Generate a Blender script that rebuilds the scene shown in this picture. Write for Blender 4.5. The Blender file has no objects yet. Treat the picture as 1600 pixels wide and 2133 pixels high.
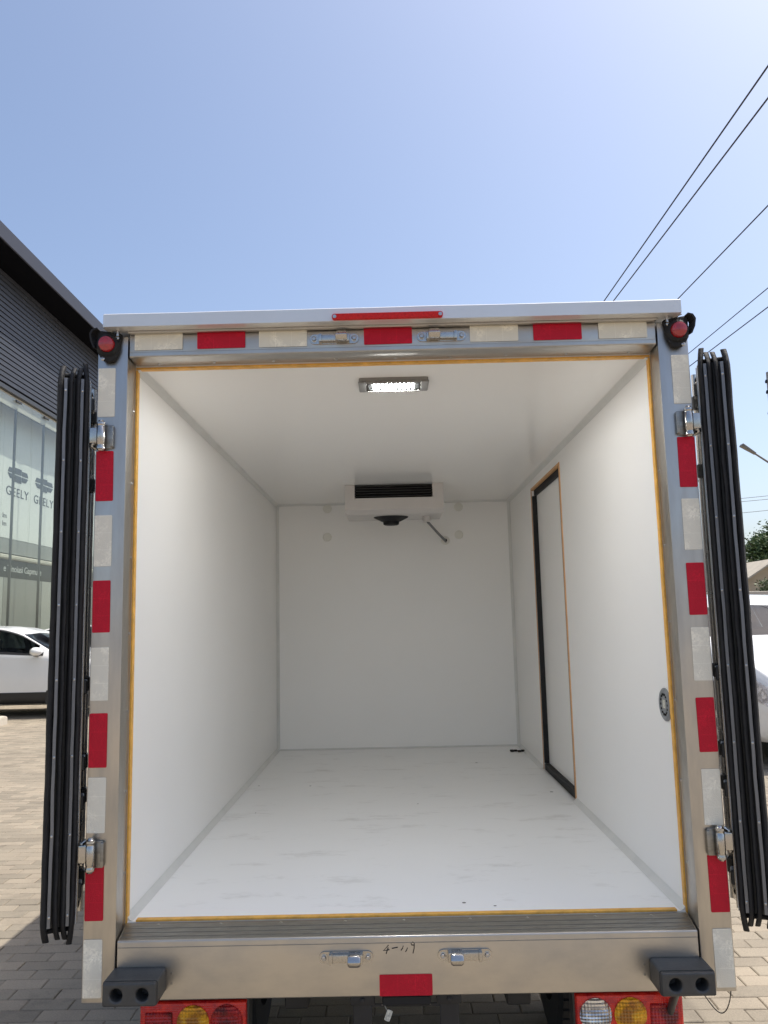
import bpy, bmesh, math, random
from mathutils import Vector, Matrix, noise
random.seed(7)
scene = bpy.context.scene
COL = scene.collection
R = math.radians

# ------------------------------------------------------------------ camera, sky, sun, exposure
FZ = 0.76                                    # height of the cargo floor above the paving
def rot(p, y, r):
    return Matrix.Rotation(y, 3, 'Z') @ Matrix.Rotation(p, 3, 'X') @ Matrix.Rotation(r, 3, 'Y')
CAM_LOC = Vector((-0.016, -2.4179, 0.8359 + FZ))
CAM_ROT = rot(0.1343, 0.0083, 0.0225)
cam = bpy.data.cameras.new('camera')
cam.sensor_fit = 'VERTICAL'; cam.sensor_height = 36; cam.lens = 1671.78 / 2133 * 36
cam.clip_start = 0.05; cam.clip_end = 3000
cam_o = bpy.data.objects.new('camera', cam); COL.objects.link(cam_o); scene.camera = cam_o
cam_o.matrix_world = Matrix.Translation(CAM_LOC) @ (CAM_ROT @ Matrix.Rotation(R(90), 3, 'X')).to_4x4()

SUN = Vector((0.47, 0.17, 1.0)).normalized()
elev = math.asin(SUN.z); azim = math.atan2(SUN.x, SUN.y)
world = bpy.data.worlds.new('World'); scene.world = world; world.use_nodes = True
wn = world.node_tree.nodes; wl = world.node_tree.links; wn.clear()
sky = wn.new('ShaderNodeTexSky'); sky.sky_type = 'NISHITA'; sky.sun_disc = False
sky.sun_elevation = elev; sky.sun_rotation = azim
sky.altitude = 800; sky.air_density = 1.0; sky.dust_density = 6.0; sky.ozone_density = 1.2
bg = wn.new('ShaderNodeBackground'); bg.inputs['Strength'].default_value = 0.102
wo = wn.new('ShaderNodeOutputWorld')
wl.new(sky.outputs[0], bg.inputs[0]); wl.new(bg.outputs[0], wo.inputs[0])
sun = bpy.data.lights.new('sun', 'SUN'); sun.energy = 2.3; sun.angle = R(0.53); sun.color = (1.0, 0.95, 0.87)
sun_o = bpy.data.objects.new('sun', sun); COL.objects.link(sun_o)
sun_o.location = (12, 8, 30); sun_o.rotation_euler = SUN.to_track_quat('Z', 'Y').to_euler()
scene.view_settings.view_transform = 'Standard'; scene.view_settings.look = 'None'
scene.view_settings.gamma = 1.0; scene.view_settings.exposure = 1.06
scene.view_settings.use_curve_mapping = False
scene.cycles.max_bounces = 16; scene.cycles.diffuse_bounces = 12; scene.cycles.glossy_bounces = 6; scene.cycles.transparent_max_bounces = 16
scene.cycles.use_denoising = True

# ------------------------------------------------------------------ materials
M = {}
def nt(name):
    m = bpy.data.materials.new(name); m.use_nodes = True; M[name] = m
    n = m.node_tree.nodes; l = m.node_tree.links
    return m, n, l, n['Principled BSDF']
def mat(name, col, rough=0.5, metal=0.0, var=0.0, vscale=8.0, bump=0.0, bscale=60.0, stretch=None, rvar=0.0,
        coat=0.0, spec=0.5, col2=None, emit=None, estr=0.0, trans=0.0, sss=0.0):
    m, n, l, b = nt(name)
    b.inputs['Base Color'].default_value = (*col, 1)
    b.inputs['Roughness'].default_value = rough; b.inputs['Metallic'].default_value = metal
    b.inputs['Coat Weight'].default_value = coat; b.inputs['Coat Roughness'].default_value = 0.08
    b.inputs['Specular IOR Level'].default_value = spec
    if emit: b.inputs['Emission Color'].default_value = (*emit, 1); b.inputs['Emission Strength'].default_value = estr
    if trans: b.inputs['Transmission Weight'].default_value = trans
    tc = n.new('ShaderNodeTexCoord'); mp = n.new('ShaderNodeMapping')
    l.new(tc.outputs['Object'], mp.inputs[0])
    if stretch: mp.inputs['Scale'].default_value = stretch
    if var > 0 or rvar > 0:
        t = n.new('ShaderNodeTexNoise'); t.inputs['Scale'].default_value = vscale; t.inputs['Detail'].default_value = 7
        t.inputs['Roughness'].default_value = 0.62
        l.new(mp.outputs[0], t.inputs['Vector'])
    if var > 0:
        mx = n.new('ShaderNodeMix'); mx.data_type = 'RGBA'
        c2 = col2 or tuple(c * (1 - var) for c in col)
        r = n.new('ShaderNodeMapRange'); r.inputs[1].default_value = 0.35; r.inputs[2].default_value = 0.68
        l.new(t.outputs[0], r.inputs[0])
        mx.inputs[6].default_value = (*col, 1); mx.inputs[7].default_value = (*c2, 1)
        l.new(r.outputs[0], mx.inputs[0]); l.new(mx.outputs[2], b.inputs['Base Color'])
    if rvar > 0:
        r = n.new('ShaderNodeMapRange'); r.inputs[1].default_value = 0.3; r.inputs[2].default_value = 0.7
        r.inputs[3].default_value = max(0.02, rough - rvar); r.inputs[4].default_value = rough + rvar
        l.new(t.outputs[0], r.inputs[0]); l.new(r.outputs[0], b.inputs['Roughness'])
    if bump > 0:
        t2 = n.new('ShaderNodeTexNoise'); t2.inputs['Scale'].default_value = bscale; t2.inputs['Detail'].default_value = 4
        l.new(mp.outputs[0], t2.inputs['Vector'])
        bp = n.new('ShaderNodeBump'); bp.inputs['Strength'].default_value = bump; bp.inputs['Distance'].default_value = 0.01
        l.new(t2.outputs[0], bp.inputs['Height']); l.new(bp.outputs[0], b.inputs['Normal'])
    return m

# stainless steel of the rear frame: brushed along x or along z
mat('steel_h', (0.56, 0.53, 0.485), 0.38, 1.0, var=0.16, vscale=1.6, bump=0.025, bscale=30, stretch=(3, 9, 6), rvar=0.10)
mat('steel_v', (0.56, 0.53, 0.485), 0.38, 1.0, var=0.18, vscale=1.6, bump=0.025, bscale=30, stretch=(12, 9, 2.2), rvar=0.10)
mat('steel_dull', (0.36, 0.35, 0.325), 0.42, 1.0, var=0.25, vscale=5.0, stretch=(3, 20, 20), rvar=0.1)
mat('chrome', (0.50, 0.48, 0.45), 0.24, 1.0, rvar=0.08, vscale=30, bump=0.08, bscale=40)
mat('zinc', (0.62, 0.61, 0.60), 0.28, 1.0, var=0.3, vscale=60)
mat('aluminium', (0.27, 0.275, 0.285), 0.55, 0.7, var=0.1, vscale=20)
mat('roof_cap', (0.76, 0.755, 0.74), 0.34, 0.45, var=0.05, vscale=4, bump=0.15, bscale=5, rvar=0.06)
mat('black_rubber', (0.012, 0.012, 0.0135), 0.7, var=0.35, vscale=25, bump=0.25, bscale=70, col2=(0.021, 0.0205, 0.0205), spec=0.35)
mat('black_plastic', (0.036, 0.037, 0.037), 0.46, var=0.4, vscale=18, bump=0.06, bscale=120, col2=(0.060, 0.060, 0.058))
mat('matt_black', (0.008, 0.008, 0.009), 0.7)
mat('chassis_black', (0.020, 0.020, 0.021), 0.55, var=0.4, vscale=12)
mat('tyre', (0.020, 0.020, 0.020), 0.8, bump=0.2, bscale=80)
mat('sealant', (0.86, 0.46, 0.085), 0.5, var=0.3, vscale=30, bump=0.3, bscale=60)
mat('foam_orange', (0.68, 0.38, 0.17), 0.6, var=0.2, vscale=20)
mat('moulding', (0.70, 0.70, 0.67), 0.4, var=0.1, vscale=6)
mat('white_plastic', (0.62, 0.585, 0.555), 0.4, var=0.05, vscale=5)
mat('cap_plastic', (0.74, 0.73, 0.67), 0.45)
mat('vent_grey', (0.22, 0.23, 0.235), 0.45, var=0.2, vscale=40)
mat('paint_white', (0.72, 0.72, 0.71), 0.22, coat=0.6, var=0.04, vscale=2)
mat('car_white', (0.80, 0.80, 0.78), 0.25, coat=0.8, var=0.03, vscale=3)
mat('car_trim', (0.02, 0.02, 0.021), 0.5)
mat('alloy', (0.5, 0.5, 0.51), 0.3, 0.9)
mat('ink', (0.01, 0.01, 0.012), 0.5)
mat('paper', (0.70, 0.68, 0.58), 0.7, var=0.2, vscale=200, col2=(0.3, 0.3, 0.27))
mat('red_primer', (0.35, 0.05, 0.035), 0.5)

def interior_white(name, base, rough, specks, scuff, bmp):
    m, n, l, b = nt(name)
    tc = n.new('ShaderNodeTexCoord')
    a = n.new('ShaderNodeTexNoise'); a.inputs['Scale'].default_value = 1.7; a.inputs['Detail'].default_value = 6
    l.new(tc.outputs['Object'], a.inputs['Vector'])
    mx = n.new('ShaderNodeMix'); mx.data_type = 'RGBA'
    mx.inputs[6].default_value = (*base, 1); mx.inputs[7].default_value = tuple(c * 0.93 for c in base) + (1,)
    l.new(a.outputs[0], mx.inputs[0]); last = mx.outputs[2]
    if specks:
        v = n.new('ShaderNodeTexVoronoi'); v.inputs['Scale'].default_value = 11.0
        l.new(tc.outputs['Object'], v.inputs['Vector'])
        sep = n.new('ShaderNodeSeparateColor'); l.new(v.outputs['Color'], sep.inputs[0])
        r = n.new('ShaderNodeMath'); r.operation = 'MULTIPLY'; r.inputs[1].default_value = 0.10
        pw = n.new('ShaderNodeMath'); pw.operation = 'POWER'; pw.inputs[1].default_value = 5.0
        l.new(sep.outputs[0], pw.inputs[0]); l.new(pw.outputs[0], r.inputs[0])
        lt = n.new('ShaderNodeMath'); lt.operation = 'LESS_THAN'
        l.new(v.outputs['Distance'], lt.inputs[0]); l.new(r.outputs[0], lt.inputs[1])
        m2 = n.new('ShaderNodeMix'); m2.data_type = 'RGBA'; m2.inputs[7].default_value = (0.05, 0.05, 0.05, 1)
        l.new(lt.outputs[0], m2.inputs[0]); l.new(last, m2.inputs[6]); last = m2.outputs[2]
    if scuff:
        mp = n.new('ShaderNodeMapping'); mp.inputs['Rotation'].default_value = (0, 0, 0.7); mp.inputs['Scale'].default_value = (1.3, 3.2, 1.3)
        l.new(tc.outputs['Object'], mp.inputs[0])
        s = n.new('ShaderNodeTexNoise'); s.inputs['Scale'].default_value = 2.6; s.inputs['Detail'].default_value = 14; s.inputs['Roughness'].default_value = 0.72
        l.new(mp.outputs[0], s.inputs['Vector'])
        r = n.new('ShaderNodeMapRange'); r.inputs[1].default_value = 0.55; r.inputs[2].default_value = 0.72; r.inputs[4].default_value = scuff
        l.new(s.outputs[0], r.inputs[0])
        m3 = n.new('ShaderNodeMix'); m3.data_type = 'RGBA'; m3.inputs[7].default_value = (0.50, 0.49, 0.46, 1)
        l.new(r.outputs[0], m3.inputs[0]); l.new(last, m3.inputs[6]); last = m3.outputs[2]
    l.new(last, b.inputs['Base Color'])
    rr = n.new('ShaderNodeMapRange'); rr.inputs[3].default_value = rough - 0.04; rr.inputs[4].default_value = rough + 0.04
    l.new(a.outputs[0], rr.inputs[0]); l.new(rr.outputs[0], b.inputs['Roughness'])
    w = n.new('ShaderNodeTexNoise'); w.inputs['Scale'].default_value = 2.3
    l.new(tc.outputs['Object'], w.inputs['Vector'])
    bp = n.new('ShaderNodeBump'); bp.inputs['Strength'].default_value = bmp; bp.inputs['Distance'].default_value = 0.02
    if bmp > 0: l.new(w.outputs[0], bp.inputs['Height']); l.new(bp.outputs[0], b.inputs['Normal'])
interior_white('liner_wall', (0.90, 0.89, 0.865), 0.32, False, 0.0, 0.05)
interior_white('liner_ceiling', (0.90, 0.885, 0.855), 0.20, False, 0.0, 0.0)
interior_white('liner_floor', (0.90, 0.90, 0.885), 0.34, True, 0.62, 0.06)

def tape(name, base, dark):
    m, n, l, b = nt(name)
    tc = n.new('ShaderNodeTexCoord')
    v = n.new('ShaderNodeTexVoronoi'); v.inputs['Scale'].default_value = 330; l.new(tc.outputs['Object'], v.inputs['Vector'])
    sx = n.new('ShaderNodeSeparateXYZ'); l.new(tc.outputs['Object'], sx.inputs[0])
    # the sheet's printed thirds: a thin line every 50 mm
    ad = n.new('ShaderNodeMath'); ad.operation = 'ADD'; ad.inputs[1].default_value = 10.024; l.new(sx.outputs[0], ad.inputs[0])
    fr = n.new('ShaderNodeMath'); fr.operation = 'MODULO'; fr.inputs[1].default_value = 0.05; l.new(ad.outputs[0], fr.inputs[0])
    lt = n.new('ShaderNodeMath'); lt.operation = 'LESS_THAN'; lt.inputs[1].default_value = 0.0016; l.new(fr.outputs[0], lt.inputs[0])
    oi = n.new('ShaderNodeObjectInfo')
    mp = n.new('ShaderNodeMapping'); l.new(tc.outputs['Object'], mp.inputs[0])
    cb = n.new('ShaderNodeCombineXYZ'); ml = n.new('ShaderNodeMath'); ml.operation = 'MULTIPLY'; ml.inputs[1].default_value = 50
    l.new(oi.outputs['Random'], ml.inputs[0]); l.new(ml.outputs[0], cb.inputs[0]); l.new(cb.outputs[0], mp.inputs['Location'])
    t = n.new('ShaderNodeTexNoise'); t.inputs['Scale'].default_value = 14; t.inputs['Detail'].default_value = 3
    l.new(mp.outputs[0], t.inputs['Vector'])
    mx = n.new('ShaderNodeMix'); mx.data_type = 'RGBA'; mx.inputs[6].default_value = (*base, 1); mx.inputs[7].default_value = (*dark, 1)
    l.new(t.outputs[0], mx.inputs[0])
    m2 = n.new('ShaderNodeMix'); m2.data_type = 'RGBA'; m2.inputs[7].default_value = tuple(min(1, c * 1.04) for c in base) + (1,)
    l.new(lt.outputs[0], m2.inputs[0]); l.new(mx.outputs[2], m2.inputs[6])
    vc = n.new('ShaderNodeTexVoronoi'); vc.inputs['Scale'].default_value = 210; l.new(tc.outputs['Object'], vc.inputs['Vector'])
    cr = n.new('ShaderNodeSeparateColor'); l.new(vc.outputs['Color'], cr.inputs[0])
    mk = n.new('ShaderNodeMapRange'); mk.inputs[1].default_value = 0.48; mk.inputs[2].default_value = 0.62; l.new(t.outputs[0], mk.inputs[0])
    ga = n.new('ShaderNodeMath'); ga.operation = 'MULTIPLY'; l.new(cr.outputs[0], ga.inputs[0]); l.new(mk.outputs[0], ga.inputs[1])
    br = n.new('ShaderNodeMapRange'); br.inputs[3].default_value = 0.94; br.inputs[4].default_value = 1.22; l.new(ga.outputs[0], br.inputs[0])  # lighter speckles put the sheeting's glints into the colour
    sc_ = n.new('ShaderNodeVectorMath'); sc_.operation = 'SCALE'; l.new(m2.outputs[2], sc_.inputs[0]); l.new(br.outputs[0], sc_.inputs['Scale'])
    l.new(sc_.outputs[0], b.inputs['Base Color'])
    b.inputs['Roughness'].default_value = 0.45; b.inputs['Specular IOR Level'].default_value = 0.28
    bp = n.new('ShaderNodeBump'); bp.inputs['Strength'].default_value = 0.25; bp.inputs['Distance'].default_value = 0.002
    l.new(v.outputs['Distance'], bp.inputs['Height']); l.new(bp.outputs[0], b.inputs['Normal'])
tape('tape_red', (0.60, 0.006, 0.030), (0.46, 0.004, 0.020))
tape('tape_white', (0.86, 0.82, 0.70), (0.78, 0.73, 0.60))

def lens(name, base, dark, scale, metal):
    m, n, l, b = nt(name)
    tc = n.new('ShaderNodeTexCoord'); sx = n.new('ShaderNodeSeparateXYZ'); l.new(tc.outputs['Object'], sx.inputs[0])
    def saw(out, k):
        a = n.new('ShaderNodeMath'); a.operation = 'PINGPONG'; a.inputs[1].default_value = 0.5 / k; l.new(out, a.inputs[0])
        c = n.new('ShaderNodeMath'); c.operation = 'MULTIPLY'; c.inputs[1].default_value = 2 * k; l.new(a.outputs[0], c.inputs[0]); return c.outputs[0]
    h = n.new('ShaderNodeMath'); h.operation = 'ADD'; l.new(saw(sx.outputs[0], scale), h.inputs[0]); l.new(saw(sx.outputs[2], scale), h.inputs[1])
    t = n.new('ShaderNodeTexNoise'); t.inputs['Scale'].default_value = 26; t.inputs['Detail'].default_value = 2; l.new(tc.outputs['Object'], t.inputs['Vector'])
    rp = n.new('ShaderNodeMapRange'); rp.inputs[1].default_value = 0.42; rp.inputs[2].default_value = 0.60; l.new(t.outputs[0], rp.inputs[0])
    mx = n.new('ShaderNodeMix'); mx.data_type = 'RGBA'; mx.inputs[6].default_value = (*base, 1); mx.inputs[7].default_value = (*dark, 1)
    l.new(rp.outputs[0], mx.inputs[0]); l.new(mx.outputs[2], b.inputs['Base Color'])
    b.inputs['Metallic'].default_value = metal; b.inputs['Roughness'].default_value = 0.22
    b.inputs['Coat Weight'].default_value = 0.35; b.inputs['Coat Roughness'].default_value = 0.05
    bp = n.new('ShaderNodeBump'); bp.inputs['Strength'].default_value = 0.3 if metal < 0.1 else 0.6; bp.inputs['Distance'].default_value = 0.004
    l.new(h.outputs[0], bp.inputs['Height']); l.new(bp.outputs[0], b.inputs['Normal'])
lens('lens_red', (0.80, 0.022, 0.010), (0.55, 0.008, 0.012), 160, 0.0)
lens('lens_red_dark', (0.50, 0.008, 0.012), (0.16, 0.004, 0.006), 110, 0.15)
lens('lens_amber', (0.95, 0.46, 0.01), (0.42, 0.16, 0.01), 110, 0.3)
lens('lens_clear', (0.85, 0.84, 0.84), (0.45, 0.44, 0.45), 110, 0.85)
mat('lamp_red', (0.42, 0.012, 0.018), 0.25, coat=1.0, var=0.3, vscale=60)
mat('brake_bar', (0.72, 0.015, 0.012), 0.45, spec=0.3, var=0.35, vscale=140, bump=0.2, bscale=300)
mat('lamp_rim', (0.24, 0.235, 0.225), 0.45, 0.3)
mat('lamp_diffuser', (0.03, 0.032, 0.032), 0.45)
mat('led', (0.9, 0.95, 1.0), 0.4, emit=(0.97, 0.97, 0.95), estr=400)

def glass(name, tint, fac, rough=0.0, gcol=(1, 1, 1)):
    # thin pane: light passes straight through, the surface mirrors by its angle
    m = bpy.data.materials.new(name); m.use_nodes = True; M[name] = m
    n = m.node_tree.nodes; l = m.node_tree.links; n.clear()
    tr = n.new('ShaderNodeBsdfTransparent'); tr.inputs[0].default_value = (*tint, 1)
    gl = n.new('ShaderNodeBsdfGlossy'); gl.inputs[0].default_value = (*gcol, 1); gl.inputs['Roughness'].default_value = rough
    fr = n.new('ShaderNodeFresnel')
    ge = n.new('ShaderNodeNewGeometry'); io = n.new('ShaderNodeMapRange'); io.inputs[3].default_value = 1.5; io.inputs[4].default_value = 1 / 1.5
    l.new(ge.outputs['Backfacing'], io.inputs[0]); l.new(io.outputs[0], fr.inputs[0])
    sc = n.new('ShaderNodeMath'); sc.operation = 'MULTIPLY'; sc.inputs[1].default_value = fac; l.new(fr.outputs[0], sc.inputs[0])
    mx = n.new('ShaderNodeMixShader'); o = n.new('ShaderNodeOutputMaterial')
    l.new(sc.outputs[0], mx.inputs[0]); l.new(tr.outputs[0], mx.inputs[1]); l.new(gl.outputs[0], mx.inputs[2]); l.new(mx.outputs[0], o.inputs[0])
glass('showroom_glass', (0.86, 0.885, 0.865), 0.7)
glass('car_glass', (0.16, 0.19, 0.19), 0.9)
glass('van_glass', (0.45, 0.60, 0.58), 2.2)
mat('slat_grey', (0.050, 0.054, 0.066), 0.45, 0.0, spec=0.3, var=0.12, vscale=2)
mat('fascia_grey', (0.045, 0.048, 0.062), 0.5, 0.0, spec=0.25)
mat('soffit_dark', (0.004, 0.0045, 0.0065), 0.9, spec=0.05)
mat('frame_dark', (0.05, 0.052, 0.055), 0.45, 0.2)
mat('mullion_grey', (0.16, 0.17, 0.17), 0.4, 0.2)
mat('panel_white', (0.78, 0.80, 0.76), 0.5)
mat('panel_grey', (0.30, 0.31, 0.29), 0.6, var=0.1, vscale=1.5)
mat('partition', (0.42, 0.43, 0.40), 0.6)
mat('head_cream', (0.55, 0.52, 0.44), 0.6)
mat('emblem_grey', (0.085, 0.092, 0.095), 0.5)
mat('letter_pale', (0.62, 0.64, 0.62), 0.5)
mat('band_dark', (0.015, 0.02, 0.024), 0.4)
mat('concrete', (0.52, 0.47, 0.39), 0.85, var=0.15, vscale=6, bump=0.3, bscale=40)
mat('wire_black', (0.012, 0.012, 0.016), 0.5)
mat('pole_concrete', (0.36, 0.35, 0.33), 0.85, var=0.2, vscale=4)
mat('lamp_metal', (0.20, 0.19, 0.165), 0.5, 0.3)
mat('stucco', (0.55, 0.46, 0.33), 0.9, var=0.15, vscale=3)
mat('roof_sheet', (0.50, 0.44, 0.34), 0.7, var=0.15, vscale=2)
mat('wall_grey', (0.26, 0.27, 0.28), 0.7, var=0.15, vscale=2)
mat('bark', (0.10, 0.075, 0.05), 0.9, var=0.3, vscale=8)
mat('leaf_dark', (0.075, 0.125, 0.040), 0.6, var=0.5, vscale=0.9, col2=(0.085, 0.135, 0.040))
mat('leaf_pale', (0.12, 0.15, 0.055), 0.6, var=0.4, vscale=0.9)

def paving(name, brick):
    m, n, l, b = nt(name)
    geo = n.new('ShaderNodeNewGeometry'); tc = n.new('ShaderNodeTexCoord')
    ramp = n.new('ShaderNodeValToRGB'); e = ramp.color_ramp.elements
    e[0].position = 0.0; e[0].color = (0.230, 0.196, 0.146, 1); e[1].position = 1.0; e[1].color = (0.328, 0.278, 0.208, 1)
    x = ramp.color_ramp.elements.new(0.45); x.color = (0.275, 0.236, 0.177, 1)
    x = ramp.color_ramp.elements.new(0.75); x.color = (0.300, 0.252, 0.187, 1)
    if brick:
        l.new(geo.outputs['Random Per Island'], ramp.inputs[0])
        src = ramp.outputs[0]
    else:
        bt = n.new('ShaderNodeTexBrick'); l.new(geo.outputs['Position'], bt.inputs['Vector'])
        bt.inputs['Scale'].default_value = 1.0; bt.inputs['Brick Width'].default_value = 0.2; bt.inputs['Row Height'].default_value = 0.1
        bt.inputs['Mortar Size'].default_value = 0.003
        bt.inputs['Color1'].default_value = (0.258, 0.215, 0.166, 1); bt.inputs['Color2'].default_value = (0.313, 0.26, 0.20, 1)
        bt.inputs['Mortar'].default_value = (0.27, 0.23, 0.18, 1); src = bt.outputs['Color']
    t = n.new('ShaderNodeTexNoise'); t.inputs['Scale'].default_value = 1.1; t.inputs['Detail'].default_value = 8; t.inputs['Roughness'].default_value = 0.65
    l.new(geo.outputs['Position'], t.inputs['Vector'])
    r = n.new('ShaderNodeMapRange'); r.inputs[1].default_value = 0.3; r.inputs[2].default_value = 0.7; r.inputs[3].default_value = 0.80; r.inputs[4].default_value = 1.14
    l.new(t.outputs[0], r.inputs[0])
    f = n.new('ShaderNodeTexNoise'); f.inputs['Scale'].default_value = 140; f.inputs['Detail'].default_value = 3
    l.new(geo.outputs['Position'], f.inputs['Vector'])
    r2 = n.new('ShaderNodeMapRange'); r2.inputs[1].default_value = 0.3; r2.inputs[2].default_value = 0.7; r2.inputs[3].default_value = 0.86; r2.inputs[4].default_value = 1.1
    l.new(f.outputs[0], r2.inputs[0])
    mu = n.new('ShaderNodeMath'); mu.operation = 'MULTIPLY'; l.new(r.outputs[0], mu.inputs[0]); l.new(r2.outputs[0], mu.inputs[1])
    st = n.new('ShaderNodeTexNoise'); st.inputs['Scale'].default_value = 2.7; st.inputs['Detail'].default_value = 10; st.inputs['Roughness'].default_value = 0.7
    l.new(geo.outputs['Position'], st.inputs['Vector'])
    r3 = n.new('ShaderNodeMapRange'); r3.inputs[1].default_value = 0.56; r3.inputs[2].default_value = 0.70; r3.inputs[3].default_value = 1.0; r3.inputs[4].default_value = 0.72
    l.new(st.outputs[0], r3.inputs[0])
    mu2 = n.new('ShaderNodeMath'); mu2.operation = 'MULTIPLY'; l.new(mu.outputs[0], mu2.inputs[0]); l.new(r3.outputs[0], mu2.inputs[1]); mu = mu2
    vm = n.new('ShaderNodeVectorMath'); vm.operation = 'SCALE'; l.new(src, vm.inputs[0]); l.new(mu.outputs[0], vm.inputs['Scale'])
    l.new(vm.outputs[0], b.inputs['Base Color']); b.inputs['Roughness'].default_value = 0.85
    bp = n.new('ShaderNodeBump'); bp.inputs['Strength'].default_value = 0.35; bp.inputs['Distance'].default_value = 0.004
    l.new(f.outputs[0], bp.inputs['Height']); l.new(bp.outputs[0], b.inputs['Normal'])
paving('paver', True); paving('paving_far', False)

# ------------------------------------------------------------------ mesh helpers
def add_box(bm, x0, x1, y0, y1, z0, z1, bev=0.0, seg=1):
    vs = [bm.verts.new(p) for p in [(x0, y0, z0), (x1, y0, z0), (x1, y1, z0), (x0, y1, z0), (x0, y0, z1), (x1, y0, z1), (x1, y1, z1), (x0, y1, z1)]]
    fs = [bm.faces.new([vs[i] for i in q]) for q in [(3, 2, 1, 0), (4, 5, 6, 7), (0, 1, 5, 4), (1, 2, 6, 5), (2, 3, 7, 6), (3, 0, 4, 7)]]
    if bev > 0:
        es = list({e for f in fs for e in f.edges})
        bmesh.ops.bevel(bm, geom=es, offset=bev, segments=seg, profile=0.6, affect='EDGES', clamp_overlap=True)
def add_hexa(bm, p):       # eight corners, bottom ring then top ring
    vs = [bm.verts.new(q) for q in p]
    for q in [(3, 2, 1, 0), (4, 5, 6, 7), (0, 1, 5, 4), (1, 2, 6, 5), (2, 3, 7, 6), (3, 0, 4, 7)]:
        bm.faces.new([vs[i] for i in q])
def frame_of(d):
    d = d.normalized(); a = Vector((0, 0, 1)) if abs(d.z) < 0.9 else Vector((1, 0, 0))
    u = d.cross(a).normalized(); return u, d.cross(u).normalized()
def add_tube(bm, pts, r, n=8, caps=True):
    pts = [Vector(p) for p in pts]; rs = r if isinstance(r, (list, tuple)) else [r] * len(pts)
    rings = []
    for i, p in enumerate(pts):
        d = (pts[min(i + 1, len(pts) - 1)] - pts[max(i - 1, 0)])
        u, v = frame_of(d)
        rings.append([bm.verts.new(p + (u * math.cos(2 * math.pi * k / n) + v * math.sin(2 * math.pi * k / n)) * rs[i]) for k in range(n)])
    for a, b in zip(rings, rings[1:]):
        for k in range(n): bm.faces.new([a[k], a[(k + 1) % n], b[(k + 1) % n], b[k]])
    if caps: bm.faces.new(rings[0][::-1]); bm.faces.new(rings[-1])
def add_cyl(bm, p0, p1, r, n=16, r2=None): add_tube(bm, [p0, p1], [r, r if r2 is None else r2], n)
def add_lathe(bm, c, axis, prof, n=24):    # prof: (radius, height along axis)
    c = Vector(c); ax = Vector(axis).normalized(); u, v = frame_of(ax); rings = []
    for (r, h) in prof:
        if r < 1e-6: rings.append([bm.verts.new(c + ax * h)])
        else: rings.append([bm.verts.new(c + ax * h + (u * math.cos(2 * math.pi * k / n) + v * math.sin(2 * math.pi * k / n)) * r) for k in range(n)])
    for a, b in zip(rings, rings[1:]):
        for k in range(n):
            k2 = (k + 1) % n
            if len(a) == 1 and len(b) > 1: bm.faces.new([a[0], b[k2], b[k]])
            elif len(b) == 1 and len(a) > 1: bm.faces.new([a[k], a[k2], b[0]])
            elif len(a) > 1: bm.faces.new([a[k], a[k2], b[k2], b[k]])
def add_prism(bm, pts, fn, h0, h1):        # outline pts (a, b); fn(a, b, h) -> 3d
    lo = [bm.verts.new(fn(a, b, h0)) for a, b in pts]; hi = [bm.verts.new(fn(a, b, h1)) for a, b in pts]
    n = len(pts); bm.faces.new(lo[::-1]); bm.faces.new(hi)
    for i in range(n): bm.faces.new([lo[i], lo[(i + 1) % n], hi[(i + 1) % n], hi[i]])
def rounded(w, h, r, n=5):
    out = []
    for cx, cy, a0 in ((w / 2 - r, h / 2 - r, 0), (-w / 2 + r, h / 2 - r, 90), (-w / 2 + r, -h / 2 + r, 180), (w / 2 - r, -h / 2 + r, 270)):
        for k in range(n + 1):
            a = R(a0 + 90 * k / n); out.append((cx + r * math.cos(a), cy + r * math.sin(a)))
    return out
def to_mesh(name, bm, smooth=None):
    bmesh.ops.recalc_face_normals(bm, faces=bm.faces[:])
    me = bpy.data.meshes.new(name); bm.to_mesh(me); bm.free()
    if smooth is not None:
        me.polygons.foreach_set('use_smooth', [True] * len(me.polygons)); me.set_sharp_from_angle(angle=R(smooth))
    return me
ORIG = {}
def link(name, me, m, parent=None, loc=(0, 0, 0), rz=0.0, smooth=None, rote=None):
    if isinstance(me, bmesh.types.BMesh): me = to_mesh(name, me, smooth)
    if m is not None and not me.materials: me.materials.append(M[m])
    o = bpy.data.objects.new(name, me); COL.objects.link(o)
    if parent is not None:
        o.parent = parent
        o.location = Vector(loc) - ORIG.get(parent.name, Vector((0, 0, 0)))
        ORIG[o.name] = Vector(loc)
    else:
        o.location = loc; ORIG[o.name] = Vector((0, 0, 0))
    if rote: o.rotation_euler = rote
    elif rz: o.rotation_euler = (0, 0, rz)
    return o
def thing(name, label, cat, loc=(0, 0, 0), rz=0.0, group=None):
    o = bpy.data.objects.new(name, None); COL.objects.link(o); o.empty_display_size = 0.3
    o.location = loc; o.rotation_euler = (0, 0, rz); o['label'] = label; o['category'] = cat
    if group: o['group'] = group
    ORIG[o.name] = Vector((0, 0, 0)); return o
def tag(o, label, cat, group=None):
    o['label'] = label; o['category'] = cat
    if group: o['group'] = group
    return o
def BM(): return bmesh.new()
def box(name, m, parent, x0, x1, y0, y1, z0, z1, bev=0.0, seg=1, smooth=None):
    bm = BM(); add_box(bm, x0, x1, y0, y1, z0, z1, bev, seg)
    return link(name, bm, m, parent, smooth=smooth)

# ------------------------------------------------------------------ ground and paving
bm = BM(); S = 900
vs = [bm.verts.new(p) for p in [(-S, -S, -0.010), (S, -S, -0.010), (S, S, -0.010), (-S, S, -0.010)]]; bm.faces.new(vs)
ground = link('ground', bm, 'paving_far'); ground['kind'] = 'structure'

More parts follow.
